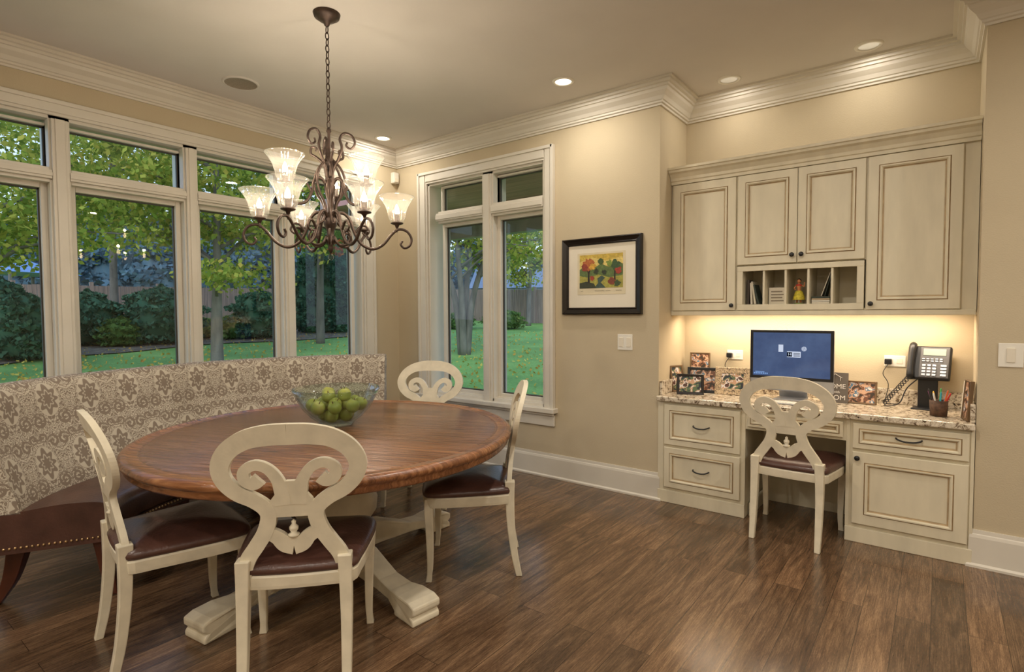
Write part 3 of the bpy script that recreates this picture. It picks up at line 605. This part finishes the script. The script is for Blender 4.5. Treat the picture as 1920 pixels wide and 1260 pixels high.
    o=lathe('finial',[(0.0,0.575),(0.018,0.578),(0.02,0.586),(0.009,0.592),(0.016,0.604),(0.016,0.612),(0.007,0.622),(0.008,0.632),(0.0,0.64)],M['cream'],seg=14)
    for v in o.data.vertices: v.co.y-=0.215
    CH['finial']=(o.data,0); bpy.data.objects.remove(o)
build_chair_meshes()
def chair(name,x,y,facing):
    g=group(name,(x,y,0),math.radians(facing-90))
    for k,(me,b) in CH.items():
        o=bpy.data.objects.new(k,me); scene.collection.objects.link(o); o.parent=g
        if b: addbev(o,b,2)
chair('dining_chair',-1.975,1.225,137.2)
chair('dining_chair',-2.585,0.98,81.5)
chair('dining_chair',-2.025,2.265,219.7)
chair('dining_chair',-3.02,2.83,-60)
chair('desk_chair',-0.69,3.78,88)
# ------------------------------------------------------------------ table
TC=(-2.55,1.765)
g=group('round_dining_table',(TC[0],TC[1],0))
RT=math.radians(37.5)
for o in (lathe('top',[(0,0.757),(0.865,0.757),(0.873,0.753),(0.881,0.757)],M['ttop'],g,128),
 lathe('rim',[(0.881,0.757),(0.915,0.757),(0.923,0.762),(0.937,0.762),(0.951,0.755),(0.957,0.742),(0.953,0.73),(0.940,0.722),(0.935,0.712),(0.938,0.70),(0.930,0.69),(0.905,0.688),(0.89,0.70),(0,0.70)],M['trim_wood'],g,128)):
    o.rotation_euler=(0,0,RT); o.scale=(0.985,1.03,1)
lathe('apron',[(0.55,0.70),(0.55,0.64),(0.52,0.63),(0.5,0.70)],M['cream'],g,64)
lathe('pedestal',[(0.30,0.70),(0.30,0.675),(0.24,0.66),(0.15,0.64),(0.12,0.61),(0.125,0.59),(0.15,0.57),(0.155,0.55),(0.13,0.53),(0.14,0.50),(0.19,0.44),(0.215,0.38),(0.21,0.32),(0.175,0.27),(0.15,0.25),(0.165,0.235),(0.19,0.225),(0.19,0.205),(0.15,0.19),(0,0.19)],M['cream'],g,48)
def foot(i,ang,L):
    prof=[(0,0.20),(0.22,0.20),(0.30,0.185),(0.40,0.145),(0.48,0.115),(L-0.20,0.10),(L-0.12,0.105),(L-0.04,0.10),(L,0.085),(L,0.055),(L-0.02,0.04),(L-0.005,0.025),(L-0.005,0.0),(L-0.16,0.0),(L-0.16,0.02),(L-0.22,0.05),(L-0.32,0.06),(0.25,0.07),(0,0.07)]
    V=[];n=len(prof); 
    for y in (-1,1): V+=[(r,y*(0.055+0.02*max(0,min(1,(r-L+0.25)/0.15))),z) for r,z in prof]
    F=[tuple(range(n)),tuple(range(n,2*n))[::-1]]+[(j,j+n,(j+1)%n+n,(j+1)%n) for j in range(n)]
    o=mk('foot_%d'%i,V,F,M['cream'],g); o.rotation_euler=(0,0,math.radians(ang)); addbev(o,0.008,2)
for i,(a,L) in enumerate(((-83,0.78),(-6,0.78),(90,0.80),(176,0.78))): foot(i+1,a,L)
box('hub',(-0.13,-0.13,0.07),(0.13,0.13,0.198),M['cream'],g,0.01)
# bowl & apples
BX,BY,BZ=-2.645,1.843,0.7585
g=group('glass_bowl',(BX,BY,BZ))
bp=[(0.0,0.0),(0.085,0.0),(0.09,0.008),(0.10,0.02),(0.14,0.05),(0.18,0.095),(0.21,0.15),(0.235,0.205)]
lathe('bowl',bp+[(0.228,0.206),(0.203,0.15),(0.173,0.10),(0.133,0.057),(0.09,0.025),(0.0,0.015)],M['glassbowl'],g,64,rib=(16,0.008))
def applemat():
    m,t,b=pbase('green_apple_skin'); mp=mapping(t); n=noise(t,mp.outputs[0],9,3); r=ramp(t,[(0.3,lin((122,136,54))),(0.55,lin((166,172,82))),(0.75,lin((192,176,108)))])
    t.link(n.outputs['Fac'],r.inputs['Fac']); t.link(r.outputs[0],b.inputs['Base Color']); b.inputs['Roughness'].default_value=0.25; return m
V=[];F=[];SV=[];SF=[]
def apple(c,r):
    b=len(V); sphere_geo((0,0,0),r,V,F,16,12)
    rx,ry=random.uniform(-.6,.6),random.uniform(-.6,.6); R=Matrix.Rotation(rx,3,'X')@Matrix.Rotation(ry,3,'Y')
    for i in range(b,len(V)):
        v=Vector(V[i]); rho=math.hypot(v.x,v.y)/r
        if v.z>0: v.z-=r*0.45*math.exp(-(rho/0.25)**2)
        else: v.z+=r*0.2*math.exp(-(rho/0.25)**2); v.x*=0.96; v.y*=0.96
        v=R@v; V[i]=(v.x+c[0],v.y+c[1],v.z+c[2])
    a=R@Vector((0,0,r*0.5)); d=R@Vector((0.004,0,r*1.15)); tube_geo([(a.x+c[0],a.y+c[1],a.z+c[2]),(d.x+c[0],d.y+c[1],d.z+c[2])],0.0022,5,SV,SF)
for n_,rr,zz,off in ((5,0.066,0.060,0.2),(1,0,0.062,0),(8,0.128,0.112,0.1),(5,0.062,0.124,0.5),(4,0.06,0.168,0.2)):
    for i in range(n_):
        a=2*pi*i/n_+off; apple((rr*math.cos(a),rr*math.sin(a),zz+random.uniform(-.004,.004)),random.uniform(0.036,0.040))
gg=group('green_apples',(BX,BY,BZ)); mk('fruit',V,F,applemat(),gg,True); mk('stems',SV,SF,M['wooddark'],gg)
# ------------------------------------------------------------------ curved settee
SC=(-2.58,1.9)
g=group('curved_settee',(SC[0],SC[1],0))
A0,A1=math.radians(133.5),math.radians(241)
def dl(a):
    s=max(0,min(1,(math.degrees(a)-195)/46)); return 0.13*s*s*(3-2*s)
def arc(name,prof,mat,smooth=True,a0=A0,a1=A1,n=72):
    V=[];F=[];UV=[];k=len(prof); cl=[0]
    for i in range(1,k): cl.append(cl[-1]+math.dist(prof[i],prof[i-1]))
    for i in range(n+1):
        a=a0+(a1-a0)*i/n; d=dl(a)
        for j,(r,z) in enumerate(prof): V.append(((r+d)*math.cos(a),(r+d)*math.sin(a),z)); UV.append((a*1.5,cl[j]))
    for i in range(n):
        for j in range(k-1): F.append((i*k+j,i*k+j+1,(i+1)*k+j+1,(i+1)*k+j))
        F.append((i*k+k-1,i*k,(i+1)*k,(i+1)*k+k-1))
    for i in (0,n):
        s=len(V)
        for j in range(k): V.append(V[i*k+j]); UV.append((prof[j][0],prof[j][1]))
        f=tuple(s+j for j in range(k)); F.append(f if i==n else f[::-1])
    o=mk(name,V,F,mat,g,smooth,uv=UV)
    return o
bp=[(1.34,0.47),(1.35,0.52),(1.39,0.66),(1.43,0.80),(1.45,0.90),(1.462,0.965),(1.485,1.015),(1.52,1.04),(1.565,1.035),(1.60,1.005),(1.61,0.965),(1.595,0.93),(1.57,0.90),(1.565,0.7),(1.56,0.47)]
bp2=[tuple(p) for p in catmull(bp[:13],3)]+bp[13:]
arc('back_upholstery',bp2,M['damask'])
sp=[(0.985,0.325),(0.972,0.35),(0.97,0.41),(0.98,0.445),(1.01,0.472),(1.08,0.488),(1.2,0.492),(1.33,0.48),(1.36,0.475),(1.555,0.472),(1.56,0.325)]
arc('seat',[tuple(p) for p in catmull(sp[:8],3)]+sp[8:],M['leather'])
arc('seat_base',[(0.985,0.29),(0.98,0.295),(0.98,0.325),(1.558,0.325),(1.558,0.29)],M['leather'],False)
V=[];F=[]
for i in range(95):
    a=A0+(A1-A0)*(i+.5)/95; d=dl(a); sphere_geo(((0.975+d)*math.cos(a),(0.975+d)*math.sin(a),0.315),0.007,V,F,6,4)
for i in range(28):
    r=0.99+0.56*i/27
    for a in (A0,A1): sphere_geo(((r+dl(a))*math.cos(a),(r+dl(a))*math.sin(a),0.315),0.007,V,F,6,4)
mk('nailheads',V,F,M['brass'],g,True)
def sabre(name,a,r,dr,da=0.0):
    V=[];F=[]; r+=dl(a); pts=catmull([(r,0.30),(r+dr*0.15,0.22),(r+dr*0.45,0.1),(r+dr,0.0)],4); n=len(pts)
    ca,sa=math.cos(a),math.sin(a)
    for i,(rr,z) in enumerate(pts):
        w=np.interp(i/(n-1),[0,1],[0.045,0.02])
        for p,q in ((-w,-w),(w,-w),(w,w),(-w,w)):
            x=rr+p;y=q+da*(i/(n-1))**1.5; V.append((x*ca-y*sa,x*sa+y*ca,z))
    for i in range(n-1):
        for k in range(4): F.append((i*4+k,(i+1)*4+k,(i+1)*4+(k+1)%4,i*4+(k+1)%4))
    F.append((0,1,2,3)); F.append(((n-1)*4+3,(n-1)*4+2,(n-1)*4+1,(n-1)*4))
    o=mk(name,V,F,M['wooddark'],g); addbev(o,0.006,2)
for i,a in enumerate((138,172,202,234)): sabre('leg_rear_%d'%(i+1),math.radians(a),1.42,0.10,0.03)
for i,a in enumerate((138,175,210,237)): sabre('leg_front_%d'%(i+1),math.radians(a),1.05,-0.03)
# ------------------------------------------------------------------ chandelier
CX,CY=-2.67,1.84
g=group('chandelier',(CX,CY,0))
lathe('canopy',[(0.0,2.93),(0.012,2.935),(0.02,2.955),(0.045,2.965),(0.05,2.975),(0.066,2.98),(0.072,2.999)],M['bronze'],g,32)
V=[];F=[]; z=2.935; k=0
while z>2.38:
    pts=[]
    for i in range(13):
        a=2*pi*i/12; x=0.010*math.cos(a); zz=z-0.02+0.021*math.sin(a); pts.append((x,0,zz) if k%2==0 else (0,x,zz))
    tube_geo(pts,0.0028,6,V,F); z-=0.034; k+=1
mk('chain',V,F,M['bronze'],g,True)
lathe('stem',[(0,2.39),(0.01,2.385),(0.014,2.37),(0.008,2.36),(0.008,2.24),(0.02,2.23),(0.024,2.215),(0.012,2.2),(0.011,2.12),(0.022,2.10),(0.03,2.07),(0.026,2.03),(0.014,2.0),(0.013,1.93),(0.024,1.915),(0.036,1.89),(0.034,1.86),(0.02,1.83),(0.018,1.80),(0.03,1.785),(0.026,1.765),(0.012,1.75),(0.016,1.735),(0.010,1.715),(0,1.70)],M['bronze'],g,24)
V=[];F=[]
def arm(th,prof,rad,sub=7):
    c,s=math.cos(th),math.sin(th); pts=[(p[0]*c,p[0]*s,p[1]) for p in catmull(prof,sub)]
    n=len(pts)
    tube_geo(pts,rad if not isinstance(rad,tuple) else list(np.linspace(rad[0],rad[1],n)),8,V,F)
def shade(th,r,z,i):
    x,y=r*math.cos(th),r*math.sin(th)
    lathe('cup_%d'%i,[(0,-0.03),(0.008,-0.026),(0.012,-0.012),(0.034,-0.004),(0.036,0.002),(0.02,0.006),(0.016,0.012),(0.015,0.05),(0,0.05)],M['bronze'],g,20,(x,y,z))
    lathe('glass_shade_%d'%i,[(0.022,0.004),(0.036,0.010),(0.046,0.03),(0.051,0.06),(0.062,0.095),(0.082,0.128),(0.098,0.146),(0.099,0.150),(0.094,0.147)],M['shade'],g,96,(x,y,z),rib=(24,0.018))
    lathe('bulb_%d'%i,[(0,0.05),(0.008,0.052),(0.013,0.066),(0.013,0.078),(0.007,0.096),(0,0.108)],M['bulb'],g,14,(x,y,z))
    l=bpy.data.lights.new('bulb_lamp','POINT'); l.energy=3.2; l.color=(1,0.86,0.68); l.shadow_soft_size=0.012
    o=bpy.data.objects.new('bulb_lamp_%d'%i,l); scene.collection.objects.link(o); o.parent=g; o.location=(x,y,z+0.125)
n=0
for k in range(6):
    th=math.radians(37.5+15+60*k); n+=1
    arm(th,[(0.02,1.90),(0.06,1.93),(0.10,1.90),(0.125,1.83),(0.16,1.765),(0.22,1.735),(0.28,1.76),(0.33,1.82),(0.37,1.85),(0.415,1.84),(0.44,1.80),(0.43,1.76),(0.40,1.745),(0.38,1.765),(0.39,1.785)],(0.0095,0.006))
    arm(th,[(0.355,1.835),(0.36,1.85),(0.36,1.865)],0.007,3)
    arm(th,[(0.13,1.82),(0.16,1.86),(0.19,1.86),(0.205,1.83),(0.185,1.81),(0.17,1.825)],(0.007,0.005))
    arm(th+0.52,[(0.02,1.80),(0.05,1.755),(0.10,1.75),(0.125,1.79),(0.105,1.825),(0.08,1.81),(0.085,1.79)],(0.008,0.005))
    shade(th,0.36,1.885,n)
for k in range(3):
    th=math.radians(37.5-20+120*k); n+=1
    arm(th,[(0.02,2.08),(0.05,2.11),(0.085,2.09),(0.10,2.03),(0.13,1.975),(0.18,1.96),(0.225,1.99),(0.238,2.04)],(0.0095,0.007))
    arm(th,[(0.10,2.03),(0.125,2.07),(0.155,2.07),(0.165,2.04),(0.145,2.025)],(0.007,0.005))
    arm(th,[(0.18,1.96),(0.21,1.93),(0.25,1.935),(0.26,1.965),(0.24,1.98)],(0.007,0.005))
    shade(th,0.238,2.06,n)
for k in range(6):
    th=math.radians(37.5+60*k)
    arm(th,[(0.012,2.08),(0.02,2.16),(0.05,2.22),(0.07,2.28),(0.06,2.33),(0.085,2.36),(0.125,2.345),(0.142,2.305),(0.12,2.275),(0.095,2.29),(0.10,2.31)] if k%2==0 else [(0.015,2.12),(0.03,2.19),(0.07,2.23),(0.10,2.25),(0.095,2.285),(0.07,2.28),(0.072,2.262)],(0.0085,0.0055))
    arm(th,[(0.015,2.22),(0.06,2.17),(0.085,2.10),(0.07,2.03),(0.04,1.98),(0.03,1.93),(0.05,1.88),(0.08,1.86)],(0.007,0.007))
mk('scroll_arms',V,F,M['bronze'],g,True)
V=[];F=[]; sphere_geo((0,0,1.685),0.016,V,F,14,10); mk('crystal_drop',V,F,M['glassbowl'],g,True)
# ------------------------------------------------------------------ exterior
LAWN=group('back_lawn')
def zg(x,y):
    d=math.hypot(x,y); return -0.28+0.047*max(0,d-6)
def grass():
    m,t,b=pbase('lawn_grass'); mp=mapping(t); n=noise(t,mp.outputs[0],0.6,6,0.6); n2=noise(t,mp.outputs[0],30,3,0.7)
    mx=t.new('ShaderNodeMix'); mx.data_type='FLOAT'; mx.inputs[0].default_value=0.5; t.link(n.outputs['Fac'],mx.inputs[2]); t.link(n2.outputs['Fac'],mx.inputs[3])
    r=ramp(t,[(0.35,lin((84,120,48))),(0.5,lin((114,152,64))),(0.65,lin((148,180,86)))]); t.link(mx.outputs[0],r.inputs['Fac']); t.link(r.outputs[0],b.inputs['Base Color']); b.inputs['Roughness'].default_value=0.9; return m
V=[];F=[];idx={}
st=1.0
def gv(i,j):
    if (i,j) not in idx:
        x=i*st-0.64; y=j*st-0.4; idx[(i,j)]=len(V); V.append((x,y,zg(x,y)))
    return idx[(i,j)]
for i in range(-70,20):
    for j in range(-20,70):
        x=i*st-0.64; y=j*st-0.4
        if x+st>-4.6 and y<4.55: continue
        F.append((gv(i,j),gv(i+1,j),gv(i+1,j+1),gv(i,j+1)))
mk('ground',V,F,grass(),LAWN,smooth=True)
def leafmat(name,cols,trans=0.35):
    m=bpy.data.materials.new(name); m.use_nodes=True; t=NT(m); t.n.clear()
    gm=t.new('ShaderNodeNewGeometry'); n=noise(t,gm.outputs['Position'],1.3,2)
    md=t.new('ShaderNodeMath',operation='MULTIPLY_ADD'); md.inputs[1].default_value=0.5; t.link(gm.outputs['Random Per Island'],md.inputs[0])
    m2=t.new('ShaderNodeMath',operation='MULTIPLY'); m2.inputs[1].default_value=0.5; t.link(n.outputs['Fac'],m2.inputs[0]); t.link(m2.outputs[0],md.inputs[2])
    r=ramp(t,[(0.15+0.7*i/(len(cols)-1),lin(c)) for i,c in enumerate(cols)]); t.link(md.outputs[0],r.inputs['Fac'])
    d=t.new('ShaderNodeBsdfDiffuse'); tr=t.new('ShaderNodeBsdfTranslucent'); mx=t.new('ShaderNodeMixShader'); mx.inputs[0].default_value=trans; o=t.new('ShaderNodeOutputMaterial')
    t.link(r.outputs[0],d.inputs[0]); t.link(r.outputs[0],tr.inputs[0]); t.link(d.outputs[0],mx.inputs[1]); t.link(tr.outputs[0],mx.inputs[2]); t.link(mx.outputs[0],o.inputs[0]); return m
L1=leafmat('leaves_yellow_green',[(92,114,44),(132,150,60),(176,178,78),(200,172,80)])
L2=leafmat('leaves_green',[(70,98,56),(100,128,66),(140,158,80)])
L3=leafmat('leaves_evergreen',[(44,72,60),(68,102,78),(96,128,96)],0.15)
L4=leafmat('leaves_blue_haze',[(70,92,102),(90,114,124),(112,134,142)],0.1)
L5=leafmat('leaves_rust',[(130,70,40),(170,96,50),(190,130,60)])
def leaves(pts,size,name,mat,parent):
    n=len(pts); pts=np.array(pts); a=rng.normal(size=(n,3)); a/=np.linalg.norm(a,axis=1)[:,None]; b=rng.normal(size=(n,3)); b-=a*(a*b).sum(1)[:,None]; b/=np.linalg.norm(b,axis=1)[:,None]
    s=size*rng.uniform(0.6,1.3,size=(n,1)); a=a*s*0.6; b=b*s
    V=np.stack([pts-b,pts+a,pts+b,pts-a],1).reshape(-1,3)
    me=bpy.data.meshes.new(name); me.vertices.add(4*n); me.vertices.foreach_set('co',V.ravel()); me.loops.add(4*n); me.loops.foreach_set('vertex_index',np.arange(4*n)); me.polygons.add(n); me.polygons.foreach_set('loop_start',np.arange(0,4*n,4)); me.update(calc_edges=True); me.materials.append(mat)
    o=bpy.data.objects.new(name,me); scene.collection.objects.link(o); o.parent=parent; return o
bark=pm('tree_bark',(112,104,92),0.9,var=0.35,vs=6,bmp=0.5,bs=14,scale=(1,1,0.3))
def pos(u,d):
    th=math.radians(127.5)-math.atan((u-960)/1042.4); dd=d/math.cos(math.atan((u-960)/1042.4)); return dd*math.cos(th),dd*math.sin(th)
def tree(name,u,d,h0,h1,rad,mat,n=7000,leaf=0.11,trunks=1,tr=0.16,spread=1.0):
    x,y=pos(u,d); z0=zg(x,y); g=group(name,(x,y,z0)); V=[];F=[]; tips=[]
    for k in range(trunks):
        a=2*pi*k/trunks+0.5; dx,dy=(0.5*math.cos(a),0.5*math.sin(a)) if trunks>1 else (0.1,0)
        pts=catmull([(dx*.15,dy*.15,-0.1),(dx*0.5,dy*.5,h0*0.6),(dx*1.4,dy*1.4,h0*1.2),(dx*2,dy*2,(h0+h1)/2),(dx*2.2,dy*2.2,h1*0.9)],5)
        tube_geo(pts,list(np.linspace(tr,tr*0.2,len(pts))),9,V,F)
        for q in range(12):
            s=pts[int(len(pts)*random.uniform(0.35,0.85))]; a2=random.uniform(0,2*pi); L=rad*random.uniform(0.5,0.95)
            e=(s[0]+L*math.cos(a2),s[1]+L*math.sin(a2),s[2]+random.uniform(0.1,0.5)*L); m_=((s[0]+e[0])/2,(s[1]+e[1])/2,(s[2]+e[2])/2+0.15*L)
            tube_geo(catmull([s,m_,e],4),list(np.linspace(tr*0.35,0.015,9)),5,V,F); tips.append(e); tips.append(m_)
    mk('trunk',V,F,bark,g,True)
    cz_=(h0+h1)/2; hh=(h1-h0)/2; P=[]
    cs=[]
    for _ in range(46):
        c=rng.normal(size=3); c=c/np.linalg.norm(c)*rng.uniform(0.45,1.0); cs.append((c[0]*rad,c[1]*rad,cz_+c[2]*hh))
    cs+=[t_ for t_ in tips]
    per=n//len(cs)
    for c in cs: P.append(np.array(c)+rng.normal(size=(per,3))*np.array([rad,rad,hh*0.6])*0.15*spread*rng.uniform(0.6,1.4))
    leaves(np.concatenate(P),leaf,'foliage',mat,g)
tree('maple_tree',405,13,2.0,7.0,2.9,L1,14000,0.07,1,0.15)
tree('maple_tree',870,16,2.6,8.0,2.8,L1,8000,0.075,4,0.11)
tree('maple_tree',-60,10,1.9,6.0,2.7,L1,12000,0.06,1,0.14)
tree('maple_tree',215,19,3.4,9,3.2,L1,8500,0.09,1,0.15)
tree('shade_tree',600,19,3.0,9,3.0,L2,8500,0.09,1,0.15)
tree('yellow_tree',990,28,2.2,5.5,2.0,L1,3500,0.10,1,0.15)
tree('rust_tree',655,29,2.0,4.8,1.6,L5,3500,0.11,1,0.12)
def evergreen(name,u,d,h,r,mat,n=5000,leaf=0.12,shape='cone'):
    x,y=pos(u,d); g=group(name,(x,y,zg(x,y)))
    if shape=='cone': prof=[(0,0),(r*0.8,0.05*h),(r*0.85,0.2*h),(r*0.62,0.5*h),(r*0.35,0.78*h),(0.02,h*0.96)]
    elif shape=='col': prof=[(0,0),(r*0.7,0.03*h),(r*0.85,0.3*h),(r*0.8,0.6*h),(r*0.5,0.88*h),(0.02,h*0.97)]
    else: prof=[(0,0),(r*0.7,0.1*h),(r*0.85,0.4*h),(r*0.75,0.7*h),(r*0.4,0.9*h),(0.02,h*0.96)]
    lathe('inner_mass',prof,mat,g,20)
    zz=rng.uniform(0,1,n)**0.9*h; rr=np.interp(zz,[p[1] for p in prof],[p[0] for p in prof])*rng.uniform(0.9,1.25,n)*(1+0.15*np.sin(zz*9/h*3+rng.uniform(0,6))); a=rng.uniform(0,2*pi,n)
    rr=rr*(1+0.18*np.sin(a*5+zz*3))
    leaves(np.stack([rr*np.cos(a),rr*np.sin(a),zz],1),leaf,'needles',mat,g)
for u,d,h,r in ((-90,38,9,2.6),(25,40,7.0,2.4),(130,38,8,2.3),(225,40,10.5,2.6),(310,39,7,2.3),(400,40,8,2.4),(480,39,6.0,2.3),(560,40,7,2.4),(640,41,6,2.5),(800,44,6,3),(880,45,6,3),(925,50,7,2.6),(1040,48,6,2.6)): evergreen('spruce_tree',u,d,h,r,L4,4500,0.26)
for u,d,h,r in ((600,23.5,3.6,1.1),(652,24,3.4,0.9)): evergreen('arborvitae_shrub',u,d,h,r,L3,8000,0.09,'col')
for u,d,h,r in ((490,20.5,1.8,1.0),(305,18,1.9,1.1),(165,17,1.7,0.9),(40,13.5,1.7,0.75),(-40,14,2.2,1.0)): evergreen('garden_shrub',u,d,h,r,L3,5000,0.08,'round')
for u,d,h,r in ((860,26,0.8,0.7),(945,26,0.9,0.9),(365,20,0.8,0.7),(225,17,0.9,0.6),(440,20,0.9,0.6)): evergreen('flowering_bush',u,d,h,r,L2,2500,0.07,'round')
# mulch bed (part of the lawn)
V=[];F=[]
us=list(range(-300,740,40)); 
for i,u in enumerate(us):
    for d in ((12.5+max(0,u)*0.0135+(0.25*math.sin(u/50))),26.2): 
        x,y=pos(u,d); V.append((x,y,zg(x,y)+0.03))
for i in range(len(us)-1): F.append((2*i,2*i+2,2*i+3,2*i+1))
mk('mulch_bed',V,F,pm('mulch_brown',(108,92,74),0.95,var=0.5,vs=6),LAWN)
P=[]
for _ in range(3800):
    u=random.uniform(-100,1150); d=random.uniform(7,24)**1.0; x,y=pos(u,d)
    if x>-4.8 and y<4.8: continue
    P.append((x,y,zg(x,y)+0.03))
leaves(P,0.045,'fallen_leaves',leafmat('fallen_leaf',[(170,140,60),(206,186,90),(190,120,60)],0.1),LAWN)
# fence
def fence(x0,y0,dx,dy,L):
    V=[];F=[]
    def board(x,y,w,h0,h,t=0.02,off=0):
        n=len(V); nx,ny=-dy,dx; x+=nx*off; y+=ny*off
        for zz in (h0,h0+h):
            for s,q in ((-1,-1),(1,-1),(1,1),(-1,1)): V.append((x+dx*w/2*s+nx*t/2*q,y+dy*w/2*s+ny*t/2*q,zz))
        F.extend([tuple(i+n for i in f) for f in BF])
    for i in range(int(L/0.15)):
        x=x0+dx*i*0.15; y=y0+dy*i*0.15; board(x,y,0.138,zg(x,y)-0.05,1.85+0.02*random.random())
    for i in range(int(L/2.4)):
        x=x0+dx*i*2.4; y=y0+dy*i*2.4; board(x,y,0.12,zg(x,y)-0.05,2.0,0.12,-0.07 )
    mk('wooden_fence',V,F,FM)
FM=pm('fence_cedar',(146,122,106),0.85,var=0.3,vs=3,scale=(6,6,0.3))
fence(-26.8,24.5,1,0,30); fence(-27.0,24.3,0,-1,42)
# gazebo
x,y=pos(45,31); g=group('gazebo',(x,y,zg(x,y)),0.4)
gm=pm('gazebo_roof_blue',(110,138,178),0.6); 
mk('roof',[(-1.9,-1.9,2.3),(1.9,-1.9,2.3),(1.9,1.9,2.3),(-1.9,1.9,2.3),(-0.4,-0.4,2.95),(0.4,-0.4,2.95),(0.4,0.4,2.95),(-0.4,0.4,2.95),(0,0,3.2)],[(0,1,5,4),(1,2,6,5),(2,3,7,6),(3,0,4,7),(4,5,8),(5,6,8),(6,7,8),(7,4,8),(3,2,1,0)],gm,g)
boxes('posts',[((sx*1.75-0.06,sy*1.75-0.06,0),(sx*1.75+0.06,sy*1.75+0.06,2.3)) for sx in (-1,1) for sy in (-1,1)],bark,g)
# far house
for u,d,w in ((965,38,5),):
    x,y=pos(u,d); g=group('neighbour_house',(x,y,zg(x,y)),0.5); hw=w/2
    box('walls',(-hw,-2,0),(hw,2,1.9),pm('house_siding',(150,158,170),0.8),g); mk('roof',[(-hw-.2,-2.2,1.8),(hw+.2,-2.2,1.8),(hw+.2,2.2,1.8),(-hw-.2,2.2,1.8),(-hw-.2,0,3.2),(hw+.2,0,3.2)],[(0,1,5,4),(2,3,4,5),(0,4,3),(1,2,5)],pm('roof_shingle',(116,126,142),0.8),g)
# porch roof outside window 2
g=group('porch_roof'); sof=pm('soffit_boards',(206,146,136),0.7,var=0.2,vs=4,scale=(0.3,8,1))
boxes('soffit',[((-6.0,4.06,2.66),(-1.85,6.3,2.72))],sof,g); boxes('beam',[((-6.0,6.2,2.50),(-1.85,6.34,2.78)),((-6.1,4.06,2.54),(-5.96,6.34,2.78)),((-6.1,5.1,2.6),(-1.85,5.16,2.66)),((-6.15,6.34,2.6),(-1.85,6.45,2.74))],pm('porch_fascia',(166,144,138),0.6),g,0.004)
# patio chair outside window 2
g=group('patio_chair',(-3.05,5.6,-0.25),0.5); pc=pm('patio_metal',(52,56,66),0.5,metal=0.3)
V=[];F=[]
for s in (-0.28,0.28): tube_geo(catmull([(s,0.3,0),(s,0.28,0.42),(s,-0.2,0.42),(s,-0.3,0.95)],5),0.015,8,V,F); tube_geo([(s,-0.2,0.42),(s,-0.28,0)],0.015,8,V,F); tube_geo(catmull([(s,0.28,0.42),(s,0.26,0.62),(s,-0.22,0.64)],4),0.014,8,V,F)
for k in range(9): x_=-0.28+0.07*k; tube_geo([(x_,0.26,0.42),(x_,-0.2,0.42),(x_,-0.3,0.95)],0.007,6,V,F)
tube_geo([(-0.28,-0.3,0.95),(0.28,-0.3,0.95)],0.014,8,V,F); mk('frame',V,F,pc,g,True)
# ------------------------------------------------------------------ world and added garden sun
w=bpy.data.worlds.new('sky_world'); scene.world=w; w.use_nodes=True; t=NT(w); bgn=t.n['Background']
tc=t.new('ShaderNodeTexCoord'); sp=t.new('ShaderNodeSeparateXYZ'); t.link(tc.outputs['Generated'],sp.inputs[0])
r=ramp(t,[(0.0,lin((206,216,232))),(0.15,lin((196,214,240))),(0.6,lin((150,186,236)))]); t.link(sp.outputs['Z'],r.inputs['Fac']); t.link(r.outputs[0],bgn.inputs['Color']); bgn.inputs['Strength'].default_value=1.9
l=bpy.data.lights.new('garden_fill_sun','SUN'); l.energy=1.6; l.angle=math.radians(50); l.color=(0.95,0.98,1.0)  # added soft sun lamp, brightens the foliage from the house side
o=bpy.data.objects.new('garden_fill_sun',l); scene.collection.objects.link(o); o.location=(6,-8,12)
o.rotation_euler=Vector((-0.6,0.62,-0.55)).to_track_quat('-Z','Y').to_euler()
scene.view_settings.view_transform='Standard'
